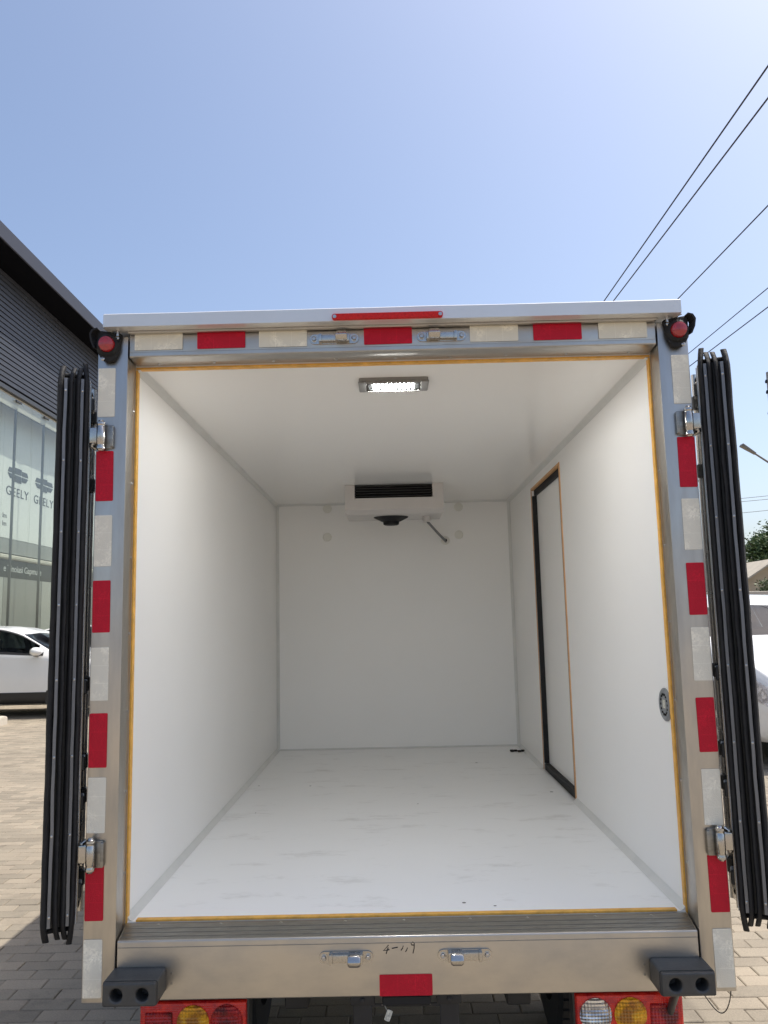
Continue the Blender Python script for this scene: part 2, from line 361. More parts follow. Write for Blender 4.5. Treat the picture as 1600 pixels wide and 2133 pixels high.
def paver_mesh(cx, cy, verts, faces, dz=0.0, ang=0.0, tx=0.0, ty=0.0):
    hx, hy, c, d = 0.0988, 0.0488, 0.0045, 0.0055
    b = len(verts); ca, sa = math.cos(ang), math.sin(ang)
    for (sx, sy, sz, ins) in [(a, e, z, i) for z, i in ((-d - 0.004, 0), (-d * 0.6, 0), (0, c)) for a, e in ((-1, -1), (1, -1), (1, 1), (-1, 1))]:
        x, y = sx * (hx - ins), sy * (hy - ins)
        verts.append((cx + x * ca - y * sa, cy + x * sa + y * ca, sz + dz + (tx * x + ty * y)))
    faces.append((b + 8, b + 9, b + 10, b + 11))
    for k in range(4):
        k2 = (k + 1) % 4
        faces.append((b + 4 + k, b + 4 + k2, b + 8 + k2, b + 8 + k)); faces.append((b + k, b + k2, b + 4 + k2, b + 4 + k))
rng = random.Random(3)
cells = []
for j in range(-40, 190):
    y = 0.05 + 0.1 * j
    for i in range(-46, 46):
        x = 0.2 * i + (0.1 if j % 2 else 0.0) + 0.07
        if y < -1 and abs(x) > 4: continue
        cells.append((x, y))
Ri = CAM_ROT.transposed()
def shows(x, y):
    q = Ri @ (Vector((x, y, 0)) - CAM_LOC)
    if q.y <= 0.1: return False
    px = 800 + 1671.78 * q.x / q.y; py = 1066.5 - 1671.78 * q.z / q.y
    return (-20 < px < 175 and 1500 < py < 2150) or (1500 < px < 1620 and 1790 < py < 2150) or (520 < px < 1190 and 2070 < py < 2150)
vis = sorted([c for c in cells if shows(*c)], key=lambda c: (Vector((c[0], c[1], 0)) - CAM_LOC).length)[:300]
visset = set(vis)
V, F = [], []
for c in cells:
    if c in visset: continue
    paver_mesh(c[0], c[1], V, F, rng.gauss(0, 0.0009), rng.gauss(0, 0.006), rng.gauss(0, 0.006), rng.gauss(0, 0.008))
me = bpy.data.meshes.new('paving_bricks'); me.from_pydata(V, [], F); me.update()
o = link('paving_bricks', me, 'paver', ground); o['kind'] = 'stuff'
shared = []
for k in range(12):
    V, F = [], []; paver_mesh(0, 0, V, F, 0, rng.gauss(0, 0.006), rng.gauss(0, 0.006), rng.gauss(0, 0.008))
    me = bpy.data.meshes.new('paving_brick'); me.from_pydata(V, [], F); me.update(); shared.append(me)
def paver_obj_material():
    m = M['paver'].copy(); m.name = 'paver_single'; n = m.node_tree.nodes; l = m.node_tree.links
    oi = n.new('ShaderNodeObjectInfo'); rp = [x for x in n if x.bl_idname == 'ShaderNodeValToRGB'][0]
    l.new(oi.outputs['Random'], rp.inputs[0]); M['paver_single'] = m
paver_obj_material()
for c in vis:
    link('paving_brick', shared[rng.randrange(12)], 'paver_single', ground, loc=(c[0], c[1], rng.gauss(0, 0.0009)))

# ------------------------------------------------------------------ the truck (coordinates from the cargo floor; FZ lifts them)
W2, H, L = 0.80, 1.635, 3.027
truck = thing('box_truck', 'small refrigerated box truck, rear doors folded open on an empty white insulated cargo box', 'truck')
ORIG[truck.name] = Vector((0, 0, -FZ))
T = truck

# insulated box
box('floor_panel', 'liner_floor', T, -W2, W2, 0.0, L, -0.075, 0.0)
box('ceiling_panel', 'liner_ceiling', T, -W2, W2, 0.0, L, H, H + 0.06)
box('front_panel', 'liner_wall', T, -W2, W2, L, L + 0.07, 0.0, H)
box('side_panel', 'liner_wall', T, -W2 - 0.055, -W2, 0.0, L, -0.075, H + 0.06)
DY0, DY1, DZ1 = 1.395, 2.185, 1.566
bm = BM()
add_box(bm, W2, W2 + 0.055, 0.0, DY0, -0.075, H + 0.06)
add_box(bm, W2, W2 + 0.055, DY1, L, -0.075, H + 0.06)
add_box(bm, W2, W2 + 0.055, DY0, DY1, DZ1, H + 0.06)
add_box(bm, W2, W2 + 0.055, DY0, DY1, -0.075, -0.004)
link('side_panel', bm, 'liner_wall', T)
# outer skins
box('outer_skin', 'paint_white', T, -0.872, -0.8555, 0.021, L + 0.07, -0.10, H + 0.075)
bm = BM()
add_box(bm, 0.8555, 0.872, 0.021, DY0 - 0.02, -0.10, H + 0.075); add_box(bm, 0.8555, 0.872, DY1 + 0.02, L + 0.07, -0.10, H + 0.075)
add_box(bm, 0.8555, 0.872, DY0 - 0.02, DY1 + 0.02, DZ1 + 0.02, H + 0.075); add_box(bm, 0.8555, 0.872, DY0 - 0.02, DY1 + 0.02, -0.10, 0.0)
link('outer_skin', bm, 'paint_white', T)
box('outer_skin', 'paint_white', T, -0.872, 0.872, L + 0.0705, L + 0.085, -0.10, H + 0.075)
box('roof_skin', 'paint_white', T, -0.874, 0.874, -0.02, L + 0.086, H + 0.0755, H + 0.098, 0.006)
for s in (-1, 1):
    box('bottom_rail', 'steel_h', T, min(s * 0.80, s * 0.880), max(s * 0.80, s * 0.880), 0.025, L + 0.08, -0.175, -0.101, 0.004)
# side door in the right wall, seen from inside
door = box('side_door', 'liner_wall', T, W2 + 0.030, W2 + 0.085, DY0 + 0.012, DY1 - 0.012, 0.034, DZ1 - 0.034)
bm = BM()   # black rubber gasket all round
add_box(bm, W2 + 0.016, W2 + 0.05, DY0 + 0.001, DY1 - 0.001, DZ1 - 0.036, DZ1 - 0.001, 0.003)
add_box(bm, W2 + 0.003, W2 + 0.05, DY1 - 0.012, DY1 - 0.001, 0.034, DZ1 - 0.037, 0.003)
add_box(bm, W2 + 0.016, W2 + 0.05, DY0 + 0.001, DY0 + 0.018, 0.034, DZ1 - 0.037, 0.003)
link('gasket', bm, 'matt_black', door)
box('threshold', 'matt_black', door, W2 + 0.004, W2 + 0.05, DY0 + 0.002, DY1 - 0.002, -0.003, 0.033, 0.004)
bm = BM()
add_box(bm, W2 - 0.0035, W2 + 0.015, DY0 + 0.001, DY1 - 0.001, DZ1 - 0.006, DZ1 + 0.007, 0.002)
add_box(bm, W2 - 0.0035, W2 + 0.015, DY0 - 0.014, DY0 + 0.006, 0.002, DZ1 + 0.007, 0.002)
add_box(bm, W2 - 0.0020, W2 + 0.0025, DY1 - 0.002, DY1 + 0.004, 0.002, DZ1 - 0.007, 0.001)
link('door_trim', bm, 'foam_orange', door)
box('gap_line', 'matt_black', door, W2 - 0.0030, W2 + 0.015, DY0 + 0.0065, DY0 + 0.0125, 0.034, DZ1 - 0.037)

# corner mouldings (small coves)
def cove(name, a, b, u, v, w=0.019):
    a, b, u, v = map(Vector, (a, b, u, v)); bm = BM()
    prof = [(0, 0), (w, 0), (w * 0.62, w * 0.2), (w * 0.2, w * 0.62), (0, w)]
    r0 = [bm.verts.new(a + u * p + v * q) for p, q in prof]; r1 = [bm.verts.new(b + u * p + v * q) for p, q in prof]
    for k in range(5): bm.faces.new([r0[k], r0[(k + 1) % 5], r1[(k + 1) % 5], r1[k]])
    bm.faces.new(r0[::-1]); bm.faces.new(r1)
    link(name, bm, 'moulding', T, smooth=40)
e = 0.0004
for s in (-1, 1):
    X = s * (W2 - e)
    if s < 0: cove('corner_moulding', (X, 0.003, e), (X, L, e), (-s, 0, 0), (0, 0, 1))
    else:
        cove('corner_moulding', (X, 0.003, e), (X, DY0 - 0.008, e), (-s, 0, 0), (0, 0, 1)); cove('corner_moulding', (X, DY1 + 0.004, e), (X, L, e), (-s, 0, 0), (0, 0, 1))
    cove('corner_moulding', (X, 0.003, H - e), (X, L, H - e), (-s, 0, 0), (0, 0, -1))
    cove('corner_moulding', (X, L - e, 0.0), (X, L - e, H), (-s, 0, 0), (0, -1, 0))
cove('corner_moulding', (-W2, L - e, e), (W2, L - e, e), (0, -1, 0), (0, 0, 1), 0.010)
cove('corner_moulding', (-W2, L - e, H - e), (W2, L - e, H - e), (0, -1, 0), (0, 0, -1), 0.010)

# orange sealant round the opening: a slightly uneven bead
def bead(name, a, b, wdir, ndir, w=0.0085, h=0.004, n=60):
    a, b, wd, nd = map(Vector, (a, b, wdir, ndir)); bm = BM(); rings = []
    for k in range(n + 1):
        p = a.lerp(b, k / n); q = noise.noise(p * 9.0) * 0.0016 + noise.noise(p * 31) * 0.0007
        rings.append([bm.verts.new(p + wd * (x * w + (q if x else 0)) + nd * (y * h)) for x, y in ((0, -0.3), (0, 1), (1, 1), (1, -0.3))])
    for r0, r1 in zip(rings, rings[1:]):
        for k in range(4): bm.faces.new([r0[k], r0[(k + 1) % 4], r1[(k + 1) % 4], r1[k]])
    bm.faces.new(rings[0][::-1]); bm.faces.new(rings[-1])
    link(name, bm, 'sealant', T)
bead('sealant_bead', (-W2 + 0.03, -0.002, 0.001), (W2 - 0.03, -0.002, 0.001), (0, 1, 0), (0, 0, 1), 0.02)
bead('sealant_bead', (-W2, -0.002, H - 0.001), (W2, -0.002, H - 0.001), (0, 1, 0), (0, 0, -1), 0.024)
bead('sealant_bead', (-W2 + 0.001, -0.002, -0.012), (-W2 + 0.001, -0.002, H - 0.008), (0, 1, 0), (1, 0, 0), 0.022)
bead('sealant_bead', (W2 - 0.001, -0.002, -0.012), (W2 - 0.001, -0.002, H - 0.008), (0, 1, 0), (-1, 0, 0), 0.022)

# stainless rear frame: posts, header, sill
YF = -0.10
for s in (-1, 1):
    bm = BM()
    xo, xi, xb = s * 0.884, s * 0.7935, s * 0.8005
    add_hexa(bm, [(xo, YF, -0.172), (xi, YF, -0.172), (xb, -0.003, -0.172), (xo, 0.020, -0.172),
                  (xo, YF, 1.700), (xi, YF, 1.700), (xb, -0.003, 1.700), (xo, 0.020, 1.700)])
    bmesh.ops.bevel(bm, geom=bm.edges[:], offset=0.004, segments=2, profile=0.6, affect='EDGES')
    link('rear_post', bm, 'steel_v', T, smooth=35)
bm = BM()
add_hexa(bm, [(-0.790, YF + 0.001, 1.635), (0.790, YF + 0.001, 1.635), (0.797, -0.003, 1.638), (-0.797, -0.003, 1.638),
              (-0.790, YF + 0.001, 1.709), (0.790, YF + 0.001, 1.709), (0.797, -0.003, 1.709), (-0.797, -0.003, 1.709)])
bmesh.ops.bevel(bm, geom=bm.edges[:], offset=0.004, segments=2, profile=0.6, affect='EDGES')
header = link('header', bm, 'steel_h', T, smooth=35)
box('header_lip', 'steel_h', header, -0.7885, 0.7885, YF - 0.003, YF + 0.0008, 1.6365, 1.650, 0.0015)
bm = BM()
add_hexa(bm, [(-0.7905, YF + 0.0015, -0.169), (0.7905, YF + 0.0015, -0.169), (0.798, -0.003, -0.169), (-0.798, -0.003, -0.169),
              (-0.7905, YF + 0.0015, -0.016), (0.7905, YF + 0.0015, -0.016), (0.798, -0.003, -0.001), (-0.798, -0.003, -0.001)])
bmesh.ops.bevel(bm, geom=bm.edges[:], offset=0.004, segments=3, profile=0.6, affect='EDGES')
sill = link('sill', bm, 'steel_h', T, smooth=35)
box('sill_seam', 'steel_dull', sill, -0.789, 0.789, YF - 0.0004, YF + 0.002, -0.0335, -0.0325)
bm = BM()
zs = lambda yy: -0.016 + 0.015 * (yy + 0.0985) / 0.0955
add_hexa(bm, [(-0.786, -0.092, zs(-0.092) - 0.004), (0.786, -0.092, zs(-0.092) - 0.004), (0.792, -0.008, zs(-0.008) - 0.004), (-0.792, -0.008, zs(-0.008) - 0.004),
              (-0.786, -0.092, zs(-0.092) + 0.0006), (0.786, -0.092, zs(-0.092) + 0.0006), (0.792, -0.008, zs(-0.008) + 0.0006), (-0.792, -0.008, zs(-0.008) + 0.0006)])
link('sill_dark_overlay', bm, 'steel_dull', sill)  # added darker sheet, offsets the interior light the sill top reflects
bm = BM()  # thresholds' pressed ridges along the sloping sill top
for k, yy in enumerate((-0.078, -0.058, -0.036)):
    z = -0.016 + 0.015 * (yy + 0.0985) / 0.0955
    add_box(bm, -0.786, 0.786, yy - 0.0012, yy + 0.0012, z - 0.003, z + 0.0016)
link('tread_ridge', bm, 'steel_dull', sill)

# screws in the reveal
bm = BM(); add_lathe(bm, (0, 0, 0), (0, 0, 1), [(0.0045, -0.001), (0.0045, 0.0012), (0.003, 0.0022), (0, 0.0024)], 10); screw = to_mesh('screw', bm, 40)
for k in range(9):
    link('screw', screw, 'zinc', T, loc=(-0.72 + k * 0.18 + 0.01 * math.sin(k * 5), -0.028, 1.6365), rote=(math.pi, 0, 0))
    link('screw', screw, 'zinc', T, loc=(-0.70 + k * 0.175 + 0.01 * math.sin(k * 3), -0.018, -0.0035), rote=(0, 0, 0))
for s in (-1, 1):
    for k in range(7):
        link('screw', screw, 'zinc', T, loc=(s * 0.7990, -0.022, 0.14 + k * 0.225), rote=(0, -s * R(90), 0))

# roof edge: bright cap with turned-down fascia, overhanging the frame
bm = BM()
prof = [(-0.152, 1.713), (-0.152, 1.751), (-0.145, 1.7555), (0.30, 1.765), (0.30, 1.734), (-0.1005, 1.734), (-0.1005, 1.7115), (-0.140, 1.7115)]
n = 24
rings = []
for k in range(n + 1):
    x = -0.852 + 1.704 * k / n; j = 0.0022 * noise.noise(Vector((x * 4, 0, 3)))
    rings.append([bm.verts.new((x, y, z + (j if z > 1.74 else 0))) for y, z in prof])
for a, b in zip(rings, rings[1:]):
    for k in range(len(prof)): bm.faces.new([a[k], a[(k + 1) % len(prof)], b[(k + 1) % len(prof)], b[k]])
bm.faces.new(rings[0][::-1]); bm.faces.new(rings[-1])
roof_edge = link('roof_edge', bm, 'roof_cap', T, smooth=30)
box('drip_lip', 'steel_h', roof_edge, -0.79, 0.79, -0.118, -0.104, 1.7045, 1.711, 0.001)

# reflective tape
def tape_mesh(seed):
    bm = BM(); pts = rounded(0.149, 0.051, 0.003, 3)
    add_prism(bm, pts, lambda a, b, h: (a, -h, b), 0.0, 0.0011); return to_mesh('reflective_tape', bm)
TR, TW = tape_mesh(1), tape_mesh(2); TR.materials.append(M['tape_red']); TW.materials.append(M['tape_white'])
YT = YF - 0.0004
for i, (x, c) in enumerate([(-0.7015, 'w'), (-0.513, 'r'), (-0.327, 'w'), (-0.0115, 'r'), (0.3065, 'w'), (0.4965, 'r'), (0.6915, 'w')]):
    o = link('reflective_tape', TR if c == 'r' else TW, None, T, loc=(x, YT, 1.6815), rote=(0, R(random.uniform(-0.4, 0.4)), 0))
    o.scale = (0.97, 1, 0.97); o['label'] = ('red' if c == 'r' else 'pale cream') + ' reflective tape on the header'
zl = [1.5285, 1.2755, 1.084, 0.894, 0.703, 0.519, 0.3435, 0.113, -0.084]
zr = [1.526, 1.276, 1.093, 0.9065, 0.7225, 0.527, 0.332, 0.1045, -0.0865]
for s, zz in ((-1, zl), (1, zr)):
    for i, z in enumerate(zz):
        o = link('reflective_tape', TR if i % 2 else TW, None, T, loc=(s * 0.855, YT, z), rote=(0, R(90) + R(random.uniform(-0.5, 0.5)), 0))
        o['label'] = ('red' if i % 2 else 'pale cream') + ' reflective tape on the rear post'
o = link('reflective_tape', TR, None, T, loc=(-0.0045, YT + 0.0015, -0.1405)); o.scale = (0.96, 1, 1.06)
o['label'] = 'red reflective tape at the middle of the sill'

# latch keepers on header and sill
def keeper(x, z, flip, mirror):
    bm = BM(); pts = rounded(0.146, 0.030, 0.0148, 8)
    add_prism(bm, pts, lambda a, b, h: (x + a, YF - h, z + b), -0.0005, 0.004)
    p = link('latch_keeper', bm, 'chrome', T, smooth=40)
    bm = BM()
    up = -1 if flip else 1
    add_box(bm, x - 0.040, x + 0.040, YF - 0.016, YF - 0.0035, z - 0.011, z + 0.011, 0.004, 2)
    add_box(bm, x - 0.046, x - 0.036, YF - 0.021, YF - 0.0035, z - 0.013, z + 0.013, 0.003, 2)
    add_box(bm, x + 0.036, x + 0.046, YF - 0.021, YF - 0.0035, z - 0.013, z + 0.013, 0.003, 2)
    link('keeper_channel', bm, 'chrome', p, smooth=40)
    bm = BM(); cx = x + mirror * 0.022
    prof = [(-0.012, -0.014), (-0.026, -0.010), (-0.034, 0.004), (-0.030, 0.016), (-0.022, 0.020), (-0.012, 0.014)]
    ra = [[bm.verts.new((cx + mirror * (xx + k2 * 0.0), YF + yy, z + up * zz * f)) for yy, zz in prof] for xx, f, k2 in ((-0.017, 0.75, 0), (-0.012, 1.0, 0), (0.012, 1.0, 0), (0.018, 0.8, 0))]
    for a, b in zip(ra, ra[1:]):
        for k in range(6): bm.faces.new([a[k], a[(k + 1) % 6], b[(k + 1) % 6], b[k]])
    bm.faces.new(ra[0][::-1]); bm.faces.new(ra[-1])
    bmesh.ops.bevel(bm, geom=bm.edges[:], offset=0.002, segments=2, profile=0.5, affect='EDGES')
    link('keeper_hook', bm, 'chrome', p, smooth=40)
    for d in (-0.060, 0.060):
        bm = BM()
        add_lathe(bm, (x + d, YF - 0.0035, z), (0, -1, 0), [(0.0095, 0), (0.0095, 0.0015), (0.007, 0.002)], 20)
        add_lathe(bm, (x + d, YF - 0.0035, z), (0, -1, 0), [(0.0065, 0.001), (0.0065, 0.007), (0.0052, 0.0085), (0.003, 0.0085), (0.003, 0.006), (0, 0.006)], 6)
        link('bolt', bm, 'zinc', p, smooth=30)
keeper(-0.173, 1.676, False, 1); keeper(0.149, 1.676, False, -1)
keeper(-0.165, -0.066, True, 1); keeper(0.157, -0.066, True, -1)

# high brake light bar on the fascia
bm = BM(); add_prism(bm, rounded(0.326, 0.017, 0.008, 6), lambda a, b, h: (-0.012 + a, -0.152 - h, 1.7225 + b), -0.001, 0.012)
bar = link('brake_light', bm, 'brake_bar', T, smooth=40)
for d in (-0.155, 0.155):
    bm = BM(); add_lathe(bm, (-0.012 + d, -0.1635, 1.7225), (0, -1, 0), [(0.0055, 0), (0.0055, 0.0025), (0.003, 0.003), (0, 0.002)], 12)
    link('bolt', bm, 'zinc', bar, smooth=40)

# corner marker lamps: rubber bracket with a hood and a round red lens
for s in (-1, 1):
    cx, cz = s * 0.848, 1.668
    out = [(-0.046, 0.040), (0.028, 0.052), (0.040, 0.048), (0.040, -0.018), (0.022, -0.046), (0.004, -0.054), (-0.018, -0.052), (-0.034, -0.028)]
    bm = BM(); add_prism(bm, out, lambda a, b, h: (cx + s * a * 0.86, YF - h, cz + b * 0.92), 0.001, 0.018)
    bmesh.ops.bevel(bm, geom=bm.edges[:], offset=0.004, segments=2, profile=0.5, affect='EDGES')
    p = link('marker_lamp', bm, 'black_rubber', T, smooth=40)
    bm = BM()
    add_lathe(bm, (cx, YF - 0.016, cz), (-s * 0.05, -1, -0.06), [(0.036, 0), (0.033, 0.008), (0.028, 0.015), (0.0245, 0.016), (0.0235, 0.012)], 28)
    link('lamp_cup', bm, 'black_rubber', p, smooth=40)
    bm = BM()   # hood: outward flaring ear
    pts = [(0.030, 0.052), (0.046, 0.048), (0.054, 0.034), (0.050, 0.010), (0.040, -0.012)]
    r0 = [bm.verts.new((cx + s * a * 0.86, YF - 0.006, cz + b * 0.95)) for a, b in pts]
    r1 = [bm.verts.new((cx + s * a * 0.96, YF - 0.034, cz + b * 0.98)) for a, b in pts]
    r2 = [bm.verts.new((cx + s * a * 0.86, YF - 0.034, cz + b * 0.90)) for a, b in pts]
    r3 = [bm.verts.new((cx + s * a * 0.74, YF - 0.006, cz + b * 0.84)) for a, b in pts]
    for a, b in ((r0, r1), (r1, r2), (r2, r3), (r3, r0)):
        for k in range(4): bm.faces.new([a[k], a[k + 1], b[k + 1], b[k]])
    for k in (0, -1): bm.faces.new([r0[k], r1[k], r2[k], r3[k]])
    link('lamp_hood', bm, 'black_rubber', p, smooth=50)
    bm = BM()
    add_lathe(bm, (cx, YF - 0.027, cz), (-s * 0.05, -1, -0.06), [(0.0240, 0), (0.0240, 0.006), (0.021, 0.015), (0.012, 0.0185), (0, 0.0195)], 28)
    link('lamp_lens', bm, 'lamp_red', p, smooth=50)
    for a, b in ((-0.030, 0.022), (0.016, -0.041)):
        bm = BM(); add_lathe(bm, (cx + s * a * 0.9, YF - 0.017, cz + b), (0, -1, 0), [(0.0062, 0), (0.0062, 0.003), (0.003, 0.0045), (0.0025, 0.003), (0, 0.003)], 6)
        link('bolt', bm, 'chrome', p, smooth=30)
    bm = BM(); add_tube(bm, [(cx - s * 0.004, YF - 0.004, 1.708), (cx - s * 0.012, YF - 0.020, 1.709), (cx + s * 0.012, YF - 0.028, 1.716), (cx + s * 0.016, YF - 0.012, 1.722)], 0.0022, 6)
    link('lamp_wire', bm, 'steel_dull', p, smooth=60)
    bm = BM(); add_cyl(bm, (cx - s * 0.030, YF - 0.022, 1.695), (cx - s * 0.030, YF - 0.022, 1.7112), 0.004, 8)
    link('stud', bm, 'zinc', p, smooth=40)

# rear doors folded right back along the body sides
def rear_door(s):
    xa, xb = s * 0.908, s * 0.994           # outer skin side (towards body) and inner side
    y0, y1, z0, z1 = -0.088, 0.715, 0.024, 1.575
    p = box('rear_door', 'black_plastic', T, min(xa, xb), max(xa, xb), y0, y1, z0, z1, 0.003)
    p['label'] = 'thick insulated rear door with black rubber seals, folded back against the body side'
    lo, hi = sorted((xa - s * 0.0012, xa - s * 0.004)); box('outer_sheet', 'paint_white', p, lo, hi, y0 + 0.001, y1 - 0.004, z0 + 0.004, z1 - 0.004, 0.001)
    lo, hi = sorted((xb + s * 0.0012, xb + s * 0.0025)); box('inner_liner', 'liner_wall', p, lo, hi, y0 + 0.05, y1 - 0.05, z0 + 0.05, z1 - 0.05, 0.001)
    # four rubber fins on the hinge edge: curved blades with swept, pointed ends
    for (xc, w, lean, tip, tipin) in ((0.9135, 0.0078, 0.000, 0.046, 0.008), (0.9395, 0.0072, -0.004, 0.032, -0.009), (0.9590, 0.0070, -0.003, 0.030, -0.010), (0.9870, 0.0086, 0.000, 0.034, -0.008)):
        bm = BM(); n = 90; rings = []
        for k in range(n + 1):
            t = k / n; z = z0 - tip + (z1 - z0 + 2 * tip) * t
            dist = min(z - (z0 - tip), (z1 + tip) - z)
            q = min(1.0, max(0.03, dist / (tip * 1.5))) ** 0.6
            sweep = tipin * (1 - q)
            wob = 0.0012 * noise.noise(Vector((xc * 90, z * 6, s * 3)))
            d0, d1 = y0 + 0.004, y0 - 0.034 * q
            ring = []
            for (f, ww) in ((0, 1.0), (0.5, 0.95), (0.85, 0.75), (1, 0.35)):
                ring.append((f, ww))
            wav = 0.0020 * noise.noise(Vector((xc * 70, z * 13, s * 7)))
            left = [(xc - w * ww + lean * f * f + sweep + wob + wav * f, d0 + (d1 - d0) * f, z) for f, ww in ring]
            right = [(xc + w * ww + lean * f * f + sweep + wob + wav * f, d0 + (d1 - d0) * f, z) for f, ww in ring][::-1]
            rings.append([bm.verts.new((s * a, b, c)) for a, b, c in left + right])
        m_ = len(rings[0])
        for a, b in zip(rings, rings[1:]):
            for k in range(m_): bm.faces.new([a[k], a[(k + 1) % m_], b[(k + 1) % m_], b[k]])
        bm.faces.new(rings[0][::-1]); bm.faces.new(rings[-1])
        link('seal_fin', bm, 'black_rubber', p, smooth=50)
    for xc in (0.9262, 0.9728):              # aluminium retaining strips between the fins
        bm = BM(); n = 30; rings = []
        for k in range(n + 1):
            z = z0 + 0.008 + (z1 - z0 - 0.016) * k / n; wob = 0.0017 * noise.noise(Vector((xc * 40, z * 9, 5 + s)))
            rings.append([bm.verts.new((s * (xc + a + wob), b, z)) for a, b in ((-0.0042, y0 + 0.001), (-0.0042, y0 - 0.022), (0.0042, y0 - 0.022), (0.0042, y0 + 0.001))])
        for a, b in zip(rings, rings[1:]):
            for k in range(4): bm.faces.new([a[k], a[(k + 1) % 4], b[(k + 1) % 4], b[k]])
        bm.faces.new(rings[0][::-1]); bm.faces.new(rings[-1])
        st = link('seal_strip', bm, 'aluminium', p)
        for k in range(8):
            bm = BM(); add_lathe(bm, (s * xc, y0 - 0.022, 0.06 + k * 0.21), (0, -1, 0), [(0.0034, 0), (0.0034, 0.0012), (0.001, 0.002), (0, 0.0012)], 8)
            link('rivet', bm, 'zinc', st, smooth=40)
    # seals of the other three edges
    bm = BM(); lo, hi = sorted((xa + s * 0.004, xb - s * 0.004))
    add_box(bm, lo, hi, y0 + 0.002, y1, z1 + 0.0005, z1 + 0.014, 0.004); add_box(bm, lo, hi, y0 + 0.002, y1, z0 - 0.014, z0 - 0.0005, 0.004); add_box(bm, lo, hi, y1 + 0.0005, y1 + 0.014, z0 - 0.01, z1 + 0.01, 0.004)
    link('edge_seal', bm, 'black_rubber', p)
    # locking rod on the outer sheet (now facing the body), its guides and handle
    for yy in (0.10,):
        bm = BM(); add_cyl(bm, (s * 0.8945, yy, z0 - 0.02), (s * 0.8945, yy, z1 + 0.02), 0.0085, 14)
        rod = link('lock_rod', bm, 'chrome', p, smooth=40)
        for zz in (1.50, 1.28, 0.665, 0.435, 0.335, 0.10):
            bm = BM(); add_box(bm, *sorted((s * 0.884, s * 0.9035)), yy - 0.022, yy + 0.022, zz - 0.022, zz + 0.022, 0.004)
            link('rod_guide', bm, 'black_plastic', rod)
    for zz in (1.50, 0.665, 0.452, 0.345, 0.11):
        bm = BM(); add_box(bm, *sorted((s * 0.8915, s * 0.9035)), y0 + 0.012, y0 + 0.055, zz - 0.020, zz + 0.020, 0.003); link('rod_guide', bm, 'black_plastic', p)
    bm = BM(); add_box(bm, *sorted((s * 0.9005, s * 0.9035)), y0 + 0.003, y0 + 0.008, z0 + 0.01, z1 - 0.01, 0.001); link('edge_strip', bm, 'chrome', p)
    bm = BM(); add_box(bm, *sorted((s * 0.8935, s * 0.9035)), 0.0, 0.32, 1.515, 1.532, 0.003); add_box(bm, *sorted((s * 0.8935, s * 0.9035)), 0.0, 0.32, 0.06, 0.077, 0.003)
    link('strap', bm, 'steel_dull', p)
    piv = Vector((s * 0.905, -0.100, 0)); th = -s * R(20.6 if s < 0 else 21.2)   # swung back, standing a little off the body side
    rz = Matrix.Rotation(th, 3, 'Z'); q = piv - rz @ piv
    p.rotation_euler = (0, 0, th); p.location = (q.x, q.y, p.location.z)
    return p
doors = [rear_door(-1), rear_door(1)]
# hinges joining posts and doors
for s in (-1, 1):
    for z in (1.392, 0.214):
        bm = BM(); x = s * 0.862; y = -0.1195
        add_lathe(bm, (x, y, z - 0.041), (0, 0, 1), [(0, -0.004), (0.008, -0.004), (0.010, 0), (0.0125, 0.001), (0.0132, 0.007), (0.0112, 0.011), (0.0112, 0.015), (0.0128, 0.017), (0.0128, 0.066), (0.0112, 0.068), (0.0112, 0.072), (0.0132, 0.075), (0.0125, 0.081), (0.009, 0.083), (0.007, 0.088), (0, 0.088)], 22)
        h = link('hinge', bm, 'chrome', T, smooth=40)
        bm = BM(); lo, hi = sorted((s * 0.832, s * 0.8635)); add_box(bm, lo, hi, YF - 0.006, YF - 0.0012, z - 0.036, z + 0.036, 0.002, 2)
        lo, hi = sorted((s * 0.828, s * 0.838)); add_box(bm, lo, hi, YF - 0.014, YF - 0.0005, z - 0.032, z + 0.032, 0.003, 2)
        link('hinge_leaf', bm, 'steel_dull', h, smooth=40)
        bm = BM(); lo, hi = sorted((s * 0.8895, s * 0.902)); add_box(bm, lo, hi, -0.104, -0.045, z - 0.030, z + 0.030, 0.003, 2)
        lo, hi = sorted((s * 0.874, s * 0.8965)); add_box(bm, lo, hi, -0.118, -0.1035, z - 0.020, z + 0.026, 0.003, 2)
        link('hinge_leaf', bm, 'chrome', h, smooth=40)
        for dz in (-0.018, 0.018):
            bm = BM(); add_lathe(bm, (s * 0.8905, -0.1035, z + dz), (-s * 0.3, -1, 0), [(0.007, 0), (0.007, 0.007), (0.004, 0.009), (0, 0.009)], 6)
            link('bolt', bm, 'zinc', h, smooth=30)

